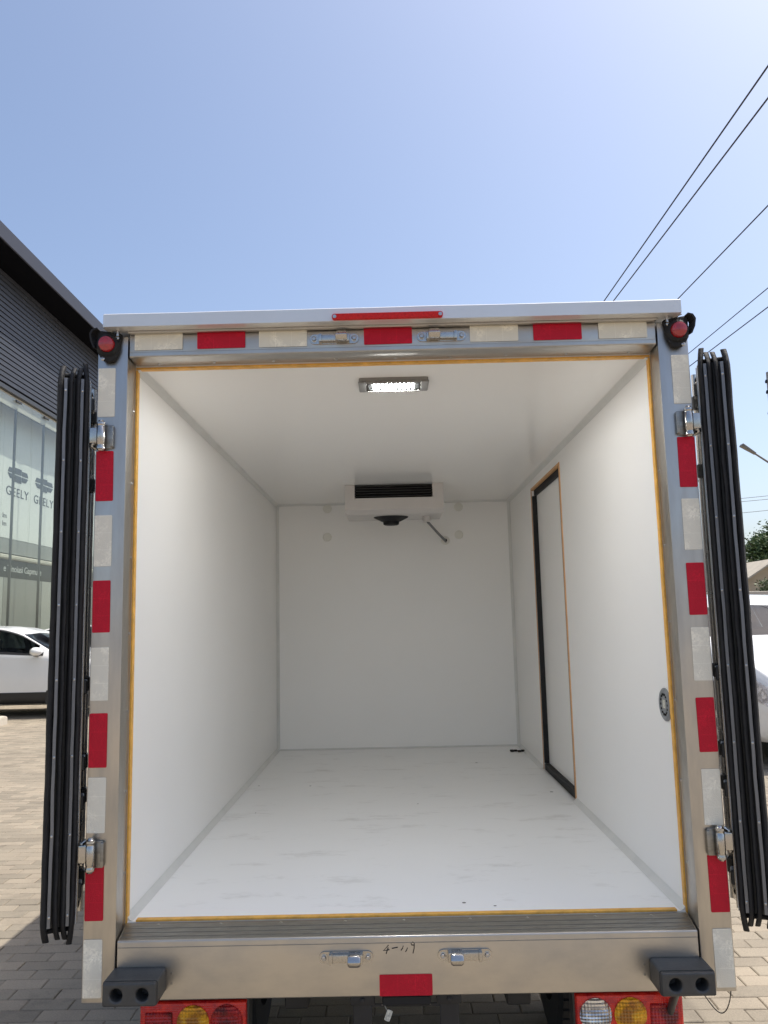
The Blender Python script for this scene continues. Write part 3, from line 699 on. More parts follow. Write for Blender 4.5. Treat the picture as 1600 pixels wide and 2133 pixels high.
# rubber dock bumpers, each with two blind holes
def bumper(xc):
    w, hgt, y0, y1, zc = 0.140, 0.058, -0.192, YF - 0.0005, -0.114
    bm = BM(); xl, xr = xc - w / 2, xc + w / 2; zb, zt = zc - hgt / 2, zc + hgt / 2
    # front face as a grid with two round holes: rings of quads
    hr, hx = 0.0165, 0.034; N = 16
    def sqpt(cx, ang):
        c, d = math.cos(ang), math.sin(ang); hw, hh = 0.035, hgt / 2
        k = min(hw / abs(c) if abs(c) > 1e-6 else 9, hh / abs(d) if abs(d) > 1e-6 else 9)
        return (cx + c * k, zc + d * k)
    for cx in (xc - 0.035, xc + 0.035):
        hc = xc - hx if cx < xc else xc + hx
        a_ = [math.atan2(hgt / 2, 0.035)]; angs = sorted([2 * math.pi * k / N for k in range(N)] + [a_[0], math.pi - a_[0], math.pi + a_[0], 2 * math.pi - a_[0]])
        o_ = [bm.verts.new((*(lambda q: (q[0], y0, q[1]))(sqpt(cx, a)),)) for a in angs]
        i_ = [bm.verts.new((hc + hr * math.cos(a), y0, zc - 0.001 + hr * math.sin(a))) for a in angs]
        d_ = [bm.verts.new((hc + hr * 0.92 * math.cos(a), y0 + 0.045, zc - 0.001 + hr * 0.92 * math.sin(a))) for a in angs]
        n = len(angs)
        for k in range(n):
            k2 = (k + 1) % n
            bm.faces.new([o_[k], o_[k2], i_[k2], i_[k]]); bm.faces.new([i_[k], i_[k2], d_[k2], d_[k]])
        bm.faces.new(d_)
    bmesh.ops.remove_doubles(bm, verts=bm.verts[:], dist=1e-5)
    bnd = [e for e in bm.edges if e.is_boundary]
    ret = bmesh.ops.extrude_edge_only(bm, edges=bnd)
    nv = [v for v in ret['geom'] if isinstance(v, bmesh.types.BMVert)]
    for v in nv: v.co.y = y1
    be = [e for e in bm.edges if e.is_boundary]
    bmesh.ops.contextual_create(bm, geom=be)
    bmesh.ops.recalc_face_normals(bm, faces=bm.faces[:])
    sharp = [e for e in bm.edges if len(e.link_faces) == 2 and e.calc_face_angle(0) > 1.0 and
             abs(e.verts[0].co.y - y0) < 1e-5 and abs(e.verts[1].co.y - y0) < 1e-5]
    corner = [e for e in bm.edges if len(e.link_faces) == 2 and e.calc_face_angle(0) > 1.0 and abs(e.verts[0].co.y - e.verts[1].co.y) > 0.05]
    bmesh.ops.bevel(bm, geom=[e for e in sharp if (e.verts[0].co - Vector((xc, y0, zc))).length > 0.0] + corner, offset=0.005, segments=3, profile=0.5, affect='EDGES', clamp_overlap=True)
    p = link('bumper_block', bm, 'black_plastic', T, smooth=35)
    pts = rounded(w + 0.004, hgt + 0.004, 0.007, 4); pin = rounded(w - 0.002, hgt - 0.002, 0.005, 4)
    bm = BM()   # raised rim a little behind the front face
    rs = [[bm.verts.new((xc + a, y, zc + b)) for a, b in q] for q, y in ((pin, y0 + 0.012), (pts, y0 + 0.012), (pts, y1), (pin, y1))]
    for a, b in zip(rs, rs[1:] + rs[:1]):
        for k in range(len(pts)): bm.faces.new([a[k], a[(k + 1) % len(pts)], b[(k + 1) % len(pts)], b[k]])
    link('bumper_sleeve', bm, 'black_plastic', p, smooth=35)
    sx = 1 if xc < 0 else -1
    for dz in (-0.012, 0.014):
        bm = BM(); add_lathe(bm, (xc + sx * 0.086, YF + 0.0012, zc + dz), (0, -1, 0), [(0.003, 0), (0.003, 0.001), (0, 0.0014)], 8)
        link('rivet', bm, 'steel_dull', p, smooth=40)
bumper(-0.726); bumper(0.726)

# tail lights under the sill
def tail_light(xc, order):
    y0, z1, z0 = 0.045, -0.236, -0.345; w = 0.305
    bm = BM(); add_box(bm, xc - w / 2, xc + w / 2, y0, y0 + 0.055, z0, z1, 0.008, 3)
    p = link('tail_light', bm, 'lens_red', T, smooth=40)
    bm = BM(); add_box(bm, xc - w / 2 - 0.006, xc + w / 2 + 0.006, y0 + 0.02, y0 + 0.075, z0 - 0.006, z1 + 0.006, 0.006, 2)
    link('lamp_housing', bm, 'black_plastic', p, smooth=40)
    for dx, kind in zip((-0.098, 0.001, 0.097), order):
        bm = BM()
        if kind == 'rect':
            add_box(bm, xc + dx - 0.040, xc + dx + 0.040, y0 - 0.004, y0 + 0.01, -0.325, -0.262, 0.006, 3); mname = 'lens_red_dark'
        else:
            add_lathe(bm, (xc + dx, y0, -0.290), (0, -1, 0), [(0.046, -0.004), (0.046, 0.004), (0.038, 0.009), (0.018, 0.012), (0, 0.0125)], 32)
            mname = {'clear': 'lens_clear', 'amber': 'lens_amber', 'red': 'lens_red_dark'}[kind]
        q = link('lamp_lens', bm, mname, p, smooth=50)
        q['label'] = {'clear': 'clear faceted lens', 'amber': 'amber faceted lens', 'red': 'dark red round lens', 'rect': 'dark red square lens'}[kind]
    bm = BM(); add_box(bm, xc - 0.08, xc + 0.08, y0 + 0.0755, y0 + 0.12, z1 - 0.05, -0.16, 0.004)
    link('lamp_bracket', bm, 'chassis_black', p)
tail_light(-0.616, ('rect', 'amber', 'red')); tail_light(0.632, ('clear', 'amber', 'rect'))
bm = BM(); add_tube(bm, [(0.742, -0.13, -0.142), (0.735, -0.06, -0.185), (0.745, 0.02, -0.255), (0.748, 0.06, -0.30)], 0.0105, 10)
link('lamp_stay', bm, 'black_plastic', T, smooth=50)
bm = BM(); add_tube(bm, [(0.872 + 0.012 * math.sin(t * 3.1) - 0.079 * t ** 1.6, -0.09 + 0.05 * math.sin(3.14 * t), -0.166 - 0.082 * math.sin(3.14 * t ** 0.9) - 0.010 * t) for t in [k / 16 for k in range(17)]], 0.0015, 6)
link('loose_wire', bm, 'wire_black', T, smooth=60)

# number plate bracket
bm = BM()
for s, x in ((-1, -0.124), (1, 0.112)):
    add_box(bm, x - 0.026, x + 0.026, -0.075, -0.069, -0.335, -0.1695, 0.002)
    add_box(bm, x - 0.034, x + 0.034, -0.080, -0.060, -0.200, -0.1702, 0.006, 2)
add_box(bm, -0.098, 0.086, -0.074, -0.070, -0.206, -0.198, 0.001)
br = link('plate_bracket', bm, 'chassis_black', T, smooth=40)
box('plate_lamp', 'matt_black', br, -0.070, 0.062, -0.090, -0.050, -0.1975, -0.171, 0.004)
bm = BM(); add_box(bm, -0.072, 0.062, -0.078, -0.0745, -0.2005, -0.1985, 0.0006); link('lamp_edge', bm, 'steel_dull', br)
bm = BM(); add_prism(bm, rounded(0.016, 0.030, 0.003, 2), lambda a, b, h: (-0.054 + a * 0.9 + b * 0.35, -0.082 - h, -0.224 + b * 0.9 - a * 0.35), 0.0, 0.0008); link('paper_tag', bm, 'paper', br)
bm = BM(); add_tube(bm, [(-0.0585, -0.081, -0.211), (-0.064, -0.078, -0.199)], 0.0008, 5); link('tag_string', bm, 'paper', br)
for x in (-0.124, 0.112):
    bm = BM(); add_lathe(bm, (x, -0.0815, -0.186), (0, -1, 0), [(0.007, -0.002), (0.007, 0.003), (0.003, 0.004), (0, 0.004)], 6)
    link('bolt', bm, 'chassis_black', br)

# pen marks on the sill
bm = BM()
def stroke(pts): add_tube(bm, [(x, YF + 0.0008, z) for x, z in pts], 0.0014, 5)
u = 0.0115
def S_(ox, oz, pts): stroke([(ox + a * u, oz + b * u) for a, b in pts])
S_(-0.0575, -0.050, [(0.7, 1.0), (-0.5, -0.2), (0.9, 0.0)]); S_(-0.0575, -0.050, [(0.6, 0.45), (0.1, -0.9)])
S_(-0.0325, -0.046, [(-0.7, -0.1), (0.7, 0.15)])
S_(-0.0130, -0.048, [(0.3, 0.6), (0.15, 0.1), (-0.25, -0.4)])
S_(-0.0010, -0.052, [(0.25, 0.5), (0.05, 0.0), (-0.25, -0.4)])
S_(0.0165, -0.050, [(0.1, 0.9), (-0.3, 0.95), (-0.4, 1.35), (0.0, 1.6), (0.4, 1.3), (0.3, 0.9), (-0.1, 0.9)]); S_(0.0165, -0.050, [(0.35, 1.1), (0.3, 0.2), (0.0, -0.9)])
link('handwriting', bm, 'ink', sill)

# ceiling lamp
bm = BM(); add_prism(bm, rounded(0.232, 0.122, 0.012, 4), lambda a, b, h: (0.004 + a, 0.222 + b, H - h), -0.001, 0.010)
for s in (-1, 1): add_box(bm, 0.004 + s * 0.104 - 0.014, 0.004 + s * 0.104 + 0.014, 0.165, 0.279, H - 0.016, H - 0.009, 0.003)
for yy in (0.166, 0.268): add_box(bm, 0.004 - 0.090, 0.004 + 0.090, yy - 0.004, yy + 0.004, H - 0.0190, H - 0.0095, 0.002)  # lips added to block grazing LED light from the header reveal
lamp = link('ceiling_lamp', bm, 'lamp_rim', T, smooth=40)
bm = BM(); add_prism(bm, rounded(0.172, 0.082, 0.016, 5), lambda a, b, h: (0.004 + a, 0.218 + b, H - h), 0.0095, 0.016); link('diffuser', bm, 'lamp_diffuser', lamp, smooth=40)
for k in range(10):
    bm = BM(); x = 0.004 - 0.066 + k * 0.0146
    add_box(bm, x - 0.0020, x + 0.0020, 0.186, 0.246, H - 0.0182, H - 0.0158, 0.001); link('led', bm, 'led', lamp)

# evaporator under the ceiling
bm = BM()
ex0, ex1, ey0 = -0.284, 0.298, 2.265
prof = [(ey0, H - 0.0005), (ey0, 1.485), (ey0 + 0.05, 1.462), (2.72, 1.475), (2.78, 1.50), (2.78, H - 0.0005)]
def ev(x): return [bm.verts.new((x, y, z)) for y, z in prof]
# body as a shell with a recess in the front for the louvres
def slab(x0, x1, pr):
    a = [bm.verts.new((x0, y, z)) for y, z in pr]; b = [bm.verts.new((x1, y, z)) for y, z in pr]; n = len(pr)
    bm.faces.new(a[::-1]); bm.faces.new(b)
    for k in range(n): bm.faces.new([a[k], a[(k + 1) % n], b[(k + 1) % n], b[k]])
slab(ex0, -0.226, prof); slab(0.234, ex1, prof)
slab(-0.2258, 0.2338, [(ey0, 1.553), (ey0, 1.485), (ey0 + 0.05, 1.462), (2.72, 1.475), (2.78, 1.50), (2.78, 1.553)])
slab(-0.2258, 0.2338, [(ey0 + 0.10, H - 0.0005), (ey0 + 0.10, 1.5532), (2.78, 1.5532), (2.78, H - 0.0005)])
evp = link('evaporator', bm, 'white_plastic', T)
box('grille_back', 'matt_black', evp, -0.2250, 0.2330, ey0 + 0.085, ey0 + 0.099, 1.554, H - 0.001)
for k in range(5):
    z = 1.566 + k * 0.0155
    bm = BM(); add_hexa(bm, [(-0.2252, ey0 + 0.006, z - 0.004), (0.2332, ey0 + 0.006, z - 0.004), (0.2332, ey0 + 0.05, z + 0.006), (-0.2252, ey0 + 0.05, z + 0.006),
                             (-0.2252, ey0 + 0.006, z - 0.001), (0.2332, ey0 + 0.006, z - 0.001), (0.2332, ey0 + 0.05, z + 0.009), (-0.2252, ey0 + 0.05, z + 0.009)])
    link('louvre', bm, 'black_plastic', evp)
bm = BM(); c = (-0.014, 2.50, 1.468)
add_lathe(bm, c, (0, 0, -1), [(0.108, -0.004), (0.106, 0.004), (0.062, 0.026), (0.050, 0.030), (0.048, 0.046), (0.040, 0.050), (0, 0.050)], 30)
fan = link('fan_guard', bm, 'matt_black', evp, smooth=35)
bm = BM(); add_lathe(bm, (0.205, 2.50, 1.480), (0, 0, -1), [(0.030, 0), (0.030, 0.008), (0.025, 0.010), (0.024, 0.040), (0.018, 0.046), (0, 0.046)], 20); link('drain_cup', bm, 'white_plastic', evp, smooth=40)
bm = BM(); p0, p1 = Vector((0.208, 2.51, 1.440)), Vector((0.352, L - 0.004, 1.366))
pts = [p0.lerp(p1, k / 8) + Vector((0, 0, -0.003 * math.sin(math.pi * k / 8))) for k in range(9)]
add_tube(bm, pts, 0.0075, 8); add_tube(bm, [p + Vector((0.003, 0, -0.010)) for p in pts], 0.005, 8); link('drain_hose', bm, 'vent_grey', evp, smooth=60)
bm = BM(); add_lathe(bm, (0.352, L - 0.006, 1.366), (0, -1, 0), [(0.011, 0), (0.011, 0.014), (0.004, 0.016), (0, 0.016)], 12); link('hose_grommet', bm, 'black_rubber', evp, smooth=40)
# plugs on the front wall
bm = BM(); add_lathe(bm, (0, 0, 0), (0, -1, 0), [(0.030, -0.001), (0.030, 0.002), (0.027, 0.005), (0, 0.007)], 28); cap = to_mesh('wall_plug', bm, 40)
for x, z in ((-0.449, 1.602), (-0.452, 1.407), (0.449, 1.594), (0.445, 1.403), (0.352, 1.366)):
    link('wall_plug', cap, 'cap_plastic', T, loc=(x, L, z))
# round vent in the right wall with its sticker
bm = BM(); add_lathe(bm, (W2, 0.066, 0.566), (-1, 0, 0), [(0.049, -0.001), (0.049, 0.004), (0.045, 0.007), (0.036, 0.007), (0.034, 0.004), (0.026, 0.0045), (0.024, 0.006), (0, 0.006)], 36)
vent = link('round_vent', bm, 'vent_grey', T, smooth=30)
bm = BM()
for k in range(14):
    a = 2 * math.pi * k / 14; add_box(bm, W2 - 0.0072, W2 - 0.0035, 0.066 + 0.030 * math.cos(a) - 0.003, 0.066 + 0.030 * math.cos(a) + 0.003, 0.566 + 0.030 * math.sin(a) - 0.003, 0.566 + 0.030 * math.sin(a) + 0.003)
link('vent_slot', bm, 'matt_black', vent)
box('vent_sticker', 'paper', vent, W2 - 0.0072, W2 - 0.0062, 0.052, 0.075, 0.556, 0.580)
# dark scrap of rubber left on the floor by the front wall
scrap_o = None
bm = BM()
for k in range(4): add_box(bm, 0.70 + k * 0.022, 0.724 + k * 0.022, 2.78 + 0.012 * math.sin(k * 2.1), 2.80 + 0.012 * math.cos(k), 0.0002, 0.012 + 0.005 * math.sin(k * 3), 0.003)
scrap_o = link('rubber_scrap', bm, 'matt_black', None, loc=(0, 0, FZ), smooth=40)
tag(scrap_o, 'small black rubber scrap lying on the white cargo floor by the front wall', 'scrap')

# chassis, wheels, cab
ch = box('chassis_rail', 'chassis_black', T, -0.36, -0.29, 0.10, 4.6, -0.285, -0.176, 0.004); box('chassis_rail', 'chassis_black', T, 0.29, 0.36, 0.10, 4.6, -0.285, -0.176, 0.004)
for yy in (0.12, 0.7, 1.6, 2.6): box('cross_member', 'chassis_black', T, -0.84, 0.84, yy, yy + 0.045, -0.1755, -0.1005 if yy > 1 else -0.1005)
bm = BM(); add_cyl(bm, (-0.62, 0.98, -0.47), (0.62, 0.98, -0.47), 0.045, 14); add_lathe(bm, (0.0, 0.98, -0.47), (0, 1, 0), [(0, -0.14), (0.09, -0.12), (0.13, -0.03), (0.13, 0.05), (0.08, 0.12), (0, 0.13)], 20)
link('rear_axle', bm, 'chassis_black', T, smooth=40)
bm = BM(); add_lathe(bm, (-0.30, 0.35, -0.245), (0, -1, 0), [(0.055, -0.2), (0.055, 0), (0.045, 0.01), (0.02, 0.012), (0, 0.012)], 24); link('tank_end', bm, 'red_primer', T, smooth=40)
def wheel(parent, x, y, z, r, w, axis, fz=0.0):
    bm = BM(); n = 40
    add_lathe(bm, (x, y, z), axis, [(r * 0.60, -w / 2), (r * 0.93, -w / 2), (r * 0.985, -w * 0.42), (r, -w * 0.25), (r, w * 0.25), (r * 0.985, w * 0.42), (r * 0.93, w / 2), (r * 0.60, w / 2), (r * 0.58, 0), (r * 0.60, -w / 2)], n)
    t = link('wheel', bm, 'tyre', parent, smooth=40)
    bm = BM(); ax = Vector(axis); u, v = frame_of(ax)
    for sgn in (1,):
        add_lathe(bm, (x, y, z), axis, [(r * 0.61, w * 0.44), (r * 0.56, w * 0.46), (r * 0.52, w * 0.22), (r * 0.50, w * 0.05)], n)
        add_lathe(bm, (x, y, z), axis, [(r * 0.17, w * 0.1), (r * 0.16, w * 0.40), (r * 0.10, w * 0.43), (0, w * 0.43)], 20)
        for k in range(5):
            a = 2 * math.pi * k / 5; d = u * math.cos(a) + v * math.sin(a); t_ = ax.cross(d)
            c0 = Vector((x, y, z)); P = []
            for rr, hw, h0, h1 in ((r * 0.10, 0.032, 0.2, 0.41), (r * 0.56, 0.024, 0.2, 0.44)):
                for sg, hh in ((-1, h0), (1, h0), (1, h1), (-1, h1)): P.append(c0 + d * rr + t_ * sg * hw + ax * (w * hh))
            add_hexa(bm, P)
    link('rim', bm, 'alloy', t, smooth=35)
    bm = BM(); add_lathe(bm, (x, y, z), axis, [(r * 0.50, w * 0.03), (0, w * 0.03)], 24); link('brake_disc', bm, 'chassis_black', t)
    return t
for s in (-1, 1):
    for yy in (0.98, 3.55): wheel(T, s * 0.64, yy, -0.47, 0.29, 0.175, (s, 0, 0))
    # tread lugs on the rear tyres, which show beside the tail lights
    bm = BM()
    for k in range(44):
        a = 2 * math.pi * k / 44
        for j, o_ in ((-1, 0), (0, 0.5), (1, 0)):
            aa = a + o_ * 2 * math.pi / 44; c = Vector((s * 0.64 + j * 0.052, 0.98 + 0.2915 * math.cos(aa), -0.47 + 0.2915 * math.sin(aa)))
            d = Vector((0, math.cos(aa), math.sin(aa))); t_ = Vector((0, -math.sin(aa), math.cos(aa))); P = []
            for hh in (-0.004, 0.003):
                for sx, st in ((-1, -1), (1, -1), (1, 1), (-1, 1)): P.append(c + Vector((sx * 0.022, 0, 0)) + t_ * st * 0.015 + d * hh)
            add_hexa(bm, P)
    link('tyre_tread', bm, 'tyre', T)
    x0, x1 = sorted((s * 0.55, s * 0.79)); box('mud_flap', 'black_rubber', T, x0, x1, 0.50, 0.508, -0.62, -0.24, 0.002)
    box('flap_stay', 'chassis_black', T, x0, x1, 0.50, 0.53, -0.2395, -0.1755)
bm = BM(); add_prism(bm, rounded(0.030, 0.062, 0.003, 2), lambda a, b, h: (0.520 + a * 0.8 + b * 0.6, 0.40 - h, -0.330 + b * 0.8 - a * 0.6), 0.0, 0.001)
tg = link('paper_tag', bm, 'paper', T)
bm = BM(); add_tube(bm, [(0.537, 0.4, -0.307), (0.50, 0.40, -0.24), (0.36, 0.40, -0.2)], 0.003, 5); link('tag_wire', bm, 'wire_black', tg)
# cab
bm = BM()
def sect(y, w, z0, z1, r):
    return [bm.verts.new((a, y, (z0 + z1) / 2 + b)) for a, b in rounded(2 * w, z1 - z0, r, 4)]
secs = [sect(3.16, 0.80, -0.35, 1.02, 0.08), sect(3.5, 0.80, -0.45, 1.08, 0.12), sect(4.0, 0.79, -0.45, 1.02, 0.16), sect(4.35, 0.78, -0.45, 0.70, 0.14), sect(4.75, 0.76, -0.45, 0.33, 0.14), sect(4.95, 0.70, -0.42, 0.20, 0.14)]
for a, b in zip(secs, secs[1:]):
    for k in range(len(a)): bm.faces.new([a[k], a[(k + 1) % len(a)], b[(k + 1) % len(b)], b[k]])
bm.faces.new(secs[0][::-1]); bm.faces.new(secs[-1])
cab = link('cab', bm, 'car_white', T, smooth=40)
bm = BM()
for s in (-1, 1):
    P = [(s * 0.803, 3.40, 0.36), (s * 0.801, 4.28, 0.36), (s * 0.797, 3.98, 0.86), (s * 0.803, 3.42, 0.88)]
    f0 = [bm.verts.new(p) for p in P]; f1 = [bm.verts.new((p[0] + s * 0.004, p[1], p[2])) for p in P]
    bm.faces.new(f0); bm.faces.new(f1)
    for k in range(4): bm.faces.new([f0[k], f0[(k + 1) % 4], f1[(k + 1) % 4], f1[k]])
link('cab_window', bm, 'car_glass', cab)
box('cab_floor', 'chassis_black', cab, -0.7, 0.7, 3.2, 4.6, -0.452, -0.44)

# ------------------------------------------------------------------ showroom building on the left
XF, YA, YB = -10.0, 3.0, 44.0
bld = thing('showroom_building', 'dark slatted showroom with tall glass front and two grey winged emblems behind it', 'building', (XF, YA, 0))
ORIG[bld.name] = Vector((XF, YA, 0))
B = bld
for k in range(21):
    z0 = 7.96 + k * 0.1395
    bm = BM(); y = YA
    while y < YB - 0.1:           # boards butted end to end
        ln = min(6.0, YB - y)
        add_box(bm, XF - 0.03, XF + 0.012, y + 0.002, y + ln - 0.002, z0 + 0.015, z0 + 0.124, 0.004); y += ln
    link('slat', bm, 'slat_grey', B)
box('slat_backing', 'soffit_dark', B, XF - 0.25, XF - 0.031, YA, YB, 7.90, 10.89)
box('soffit', 'soffit_dark', B, XF - 0.25, XF + 0.78, YA, YB, 10.895, 10.95)
box('fascia', 'fascia_grey', B, XF + 0.781, XF + 0.83, YA, YB, 10.88, 11.28, 0.01)
box('roof', 'fascia_grey', B, XF - 12, XF + 0.78, YA, YB, 10.951, 11.20)
box('head_beam', 'frame_dark', B, XF - 0.28, XF + 0.05, YA, YB, 7.78, 7.899, 0.006)
box('head_trim', 'head_cream', B, XF - 0.10, XF - 0.06, YA, YB, 7.45, 7.779)
y0 = 18.53; pitch = 0.87
ks = range(-14, 29)
for k in ks:
    ya = y0 + k * pitch
    pane = box('glass_pane', 'showroom_glass', B, XF - 0.006, XF + 0.006, ya + 0.008, ya + pitch - 0.008, 0.12, 7.70)
    if k % 2 == 0 or k < -2:
        box('mullion', 'mullion_grey', B, XF - 0.075, XF - 0.008, ya - 0.013, ya + 0.013, 0.12, 7.449)
    bm = BM()
    if k % 2 == 0:
        add_box(bm, XF + 0.0065, XF + 0.05, ya - 0.16, ya + 0.16, 7.62, 7.68, 0.01)
        add_box(bm, XF - 0.05, XF + 0.0062, ya - 0.004, ya + 0.004, 7.64, 7.66)
        link('glass_clamp', bm, 'frame_dark', B)
box('plinth', 'concrete', B, XF - 0.3, XF + 0.06, YA, YB, 0.0, 0.119)
box('showroom_floor', 'panel_grey', B, XF - 12, XF - 0.301, YA, YB, 0.0, 0.10)
box('back_wall', 'panel_grey', B, XF - 12.2, XF - 12.001, YA, YB, 0.0, 10.95)
box('end_wall', 'panel_grey', B, XF - 12, XF - 0.30, YB, YB + 0.2, 0.0, 10.95); box('end_wall', 'panel_grey', B, XF - 12, XF - 0.30, YA - 0.2, YA, 0.0, 10.95)
box('roof_slab', 'panel_grey', B, XF - 12, XF - 0.30, YA, YB, 8.2, 8.4)
# upper lining with the emblem panels, then the mezzanine edge, dark sign band and partition below
XP = XF - 0.60
for k in range(-9, 14):
    ya = 19.08 + k * 1.72
    if ya < YA + 0.2 or ya + 1.72 > YB: continue
    pn = box('sign_panel', 'panel_white', B, XP - 0.04, XP, ya + 0.006, ya + 1.714, 4.08, 7.72)
    if k not in (0, 1): continue
    yc = ya + 0.90
    bm = BM()   # emblem: a wide shield of six facets
    def facet(pts): add_prism(bm, [(p[0], p[1]) for p in pts], lambda a, b, h: (XP + h, yc + a, 5.92 + b), 0.001, 0.012)
    def sx(x, y): # outline width narrows downward
        return x
    g = 0.018
    cols = [(-0.64, -0.22), (-0.22, 0.22), (0.22, 0.64)]
    for i, (a, b_) in enumerate(cols):
        tl = 0.19 if i == 1 else 0.15; 
        pt = [(a + g, 0.02), (b_ - g, 0.02), (b_ - g - (0.08 if i == 2 else 0), tl), (a + g + (0.08 if i == 0 else 0), tl)]
        facet(pt)
        bl = -0.21 if i == 1 else -0.15
        facet([(a + g + (0.14 if i == 0 else 0), bl), (b_ - g - (0.14 if i == 2 else 0), bl), (b_ - g, -0.02), (a + g, -0.02)])
    link('emblem', bm, 'emblem_grey', pn)
def text_mesh(name, body, size, m, parent, origin, xdir, updir, depth=0.006, width=None, spacing=1.0):
    cu = bpy.data.curves.new(name, 'FONT'); cu.body = body; cu.size = size; cu.extrude = depth; cu.align_x = 'CENTER'; cu.space_character = spacing
    ob = bpy.data.objects.new(name + '_curve', cu); COL.objects.link(ob)
    bpy.context.view_layer.update()
    me = bpy.data.meshes.new_from_object(ob.evaluated_get(bpy.context.evaluated_depsgraph_get())); bpy.data.objects.remove(ob)
    xs = [v.co.x for v in me.vertices]; k = (width / (max(xs) - min(xs))) if width else 1.0
    xd, ud = Vector(xdir), Vector(updir); nd = xd.cross(ud); og = Vector(origin)
    for v in me.vertices: v.co = og + xd * (v.co.x * k) + ud * v.co.y + nd * (v.co.z + depth)
    return link(name, me, m, parent)
panels = [o for o in bld.children if o.name.startswith('sign_panel') and o.children]
for pn, ya in zip(panels, (19.08, 20.80)):
    text_mesh('lettering', 'GEELY', 0.36, 'emblem_grey', pn, (XP + 0.001, ya + 0.90, 5.29), (0, 1, 0), (0, 0, 1), 0.004, 1.36, 1.1)
    for zz in (4.62, 4.40):
        if ya < 20: text_mesh('lettering', 'lm', 0.2, 'emblem_grey', pn, (XP + 0.001, ya + 0.20, zz), (0, 1, 0), (0, 0, 1), 0.003, 0.22)
box('mezzanine_edge', 'panel_grey', B, XP - 0.30, XP + 0.02, YA, YB, 3.66, 4.06)
box('mezzanine_rail', 'head_cream', B, XP - 0.05, XP + 0.09, YA, YB, 3.50, 3.62, 0.03)
band = box('sign_band', 'band_dark', B, XP - 0.06, XP - 0.012, YA, YB, 3.00, 3.48)
text_mesh('lettering', 'e Tinoiasi Gapmuse', 0.26, 'letter_pale', band, (XP - 0.011, 20.55, 3.17), (0, 1, 0), (0, 0, 1), 0.003, 2.35)
for k in range(-6, 10):
    ya = 19.4 + k * 2.4
    if ya < YA or ya + 2.4 > YB: continue
    box('partition_panel', 'partition' if k % 2 else 'panel_grey', B, XP - 0.05, XP - 0.015, ya + 0.01, ya + 2.39, 0.101, 2.999)

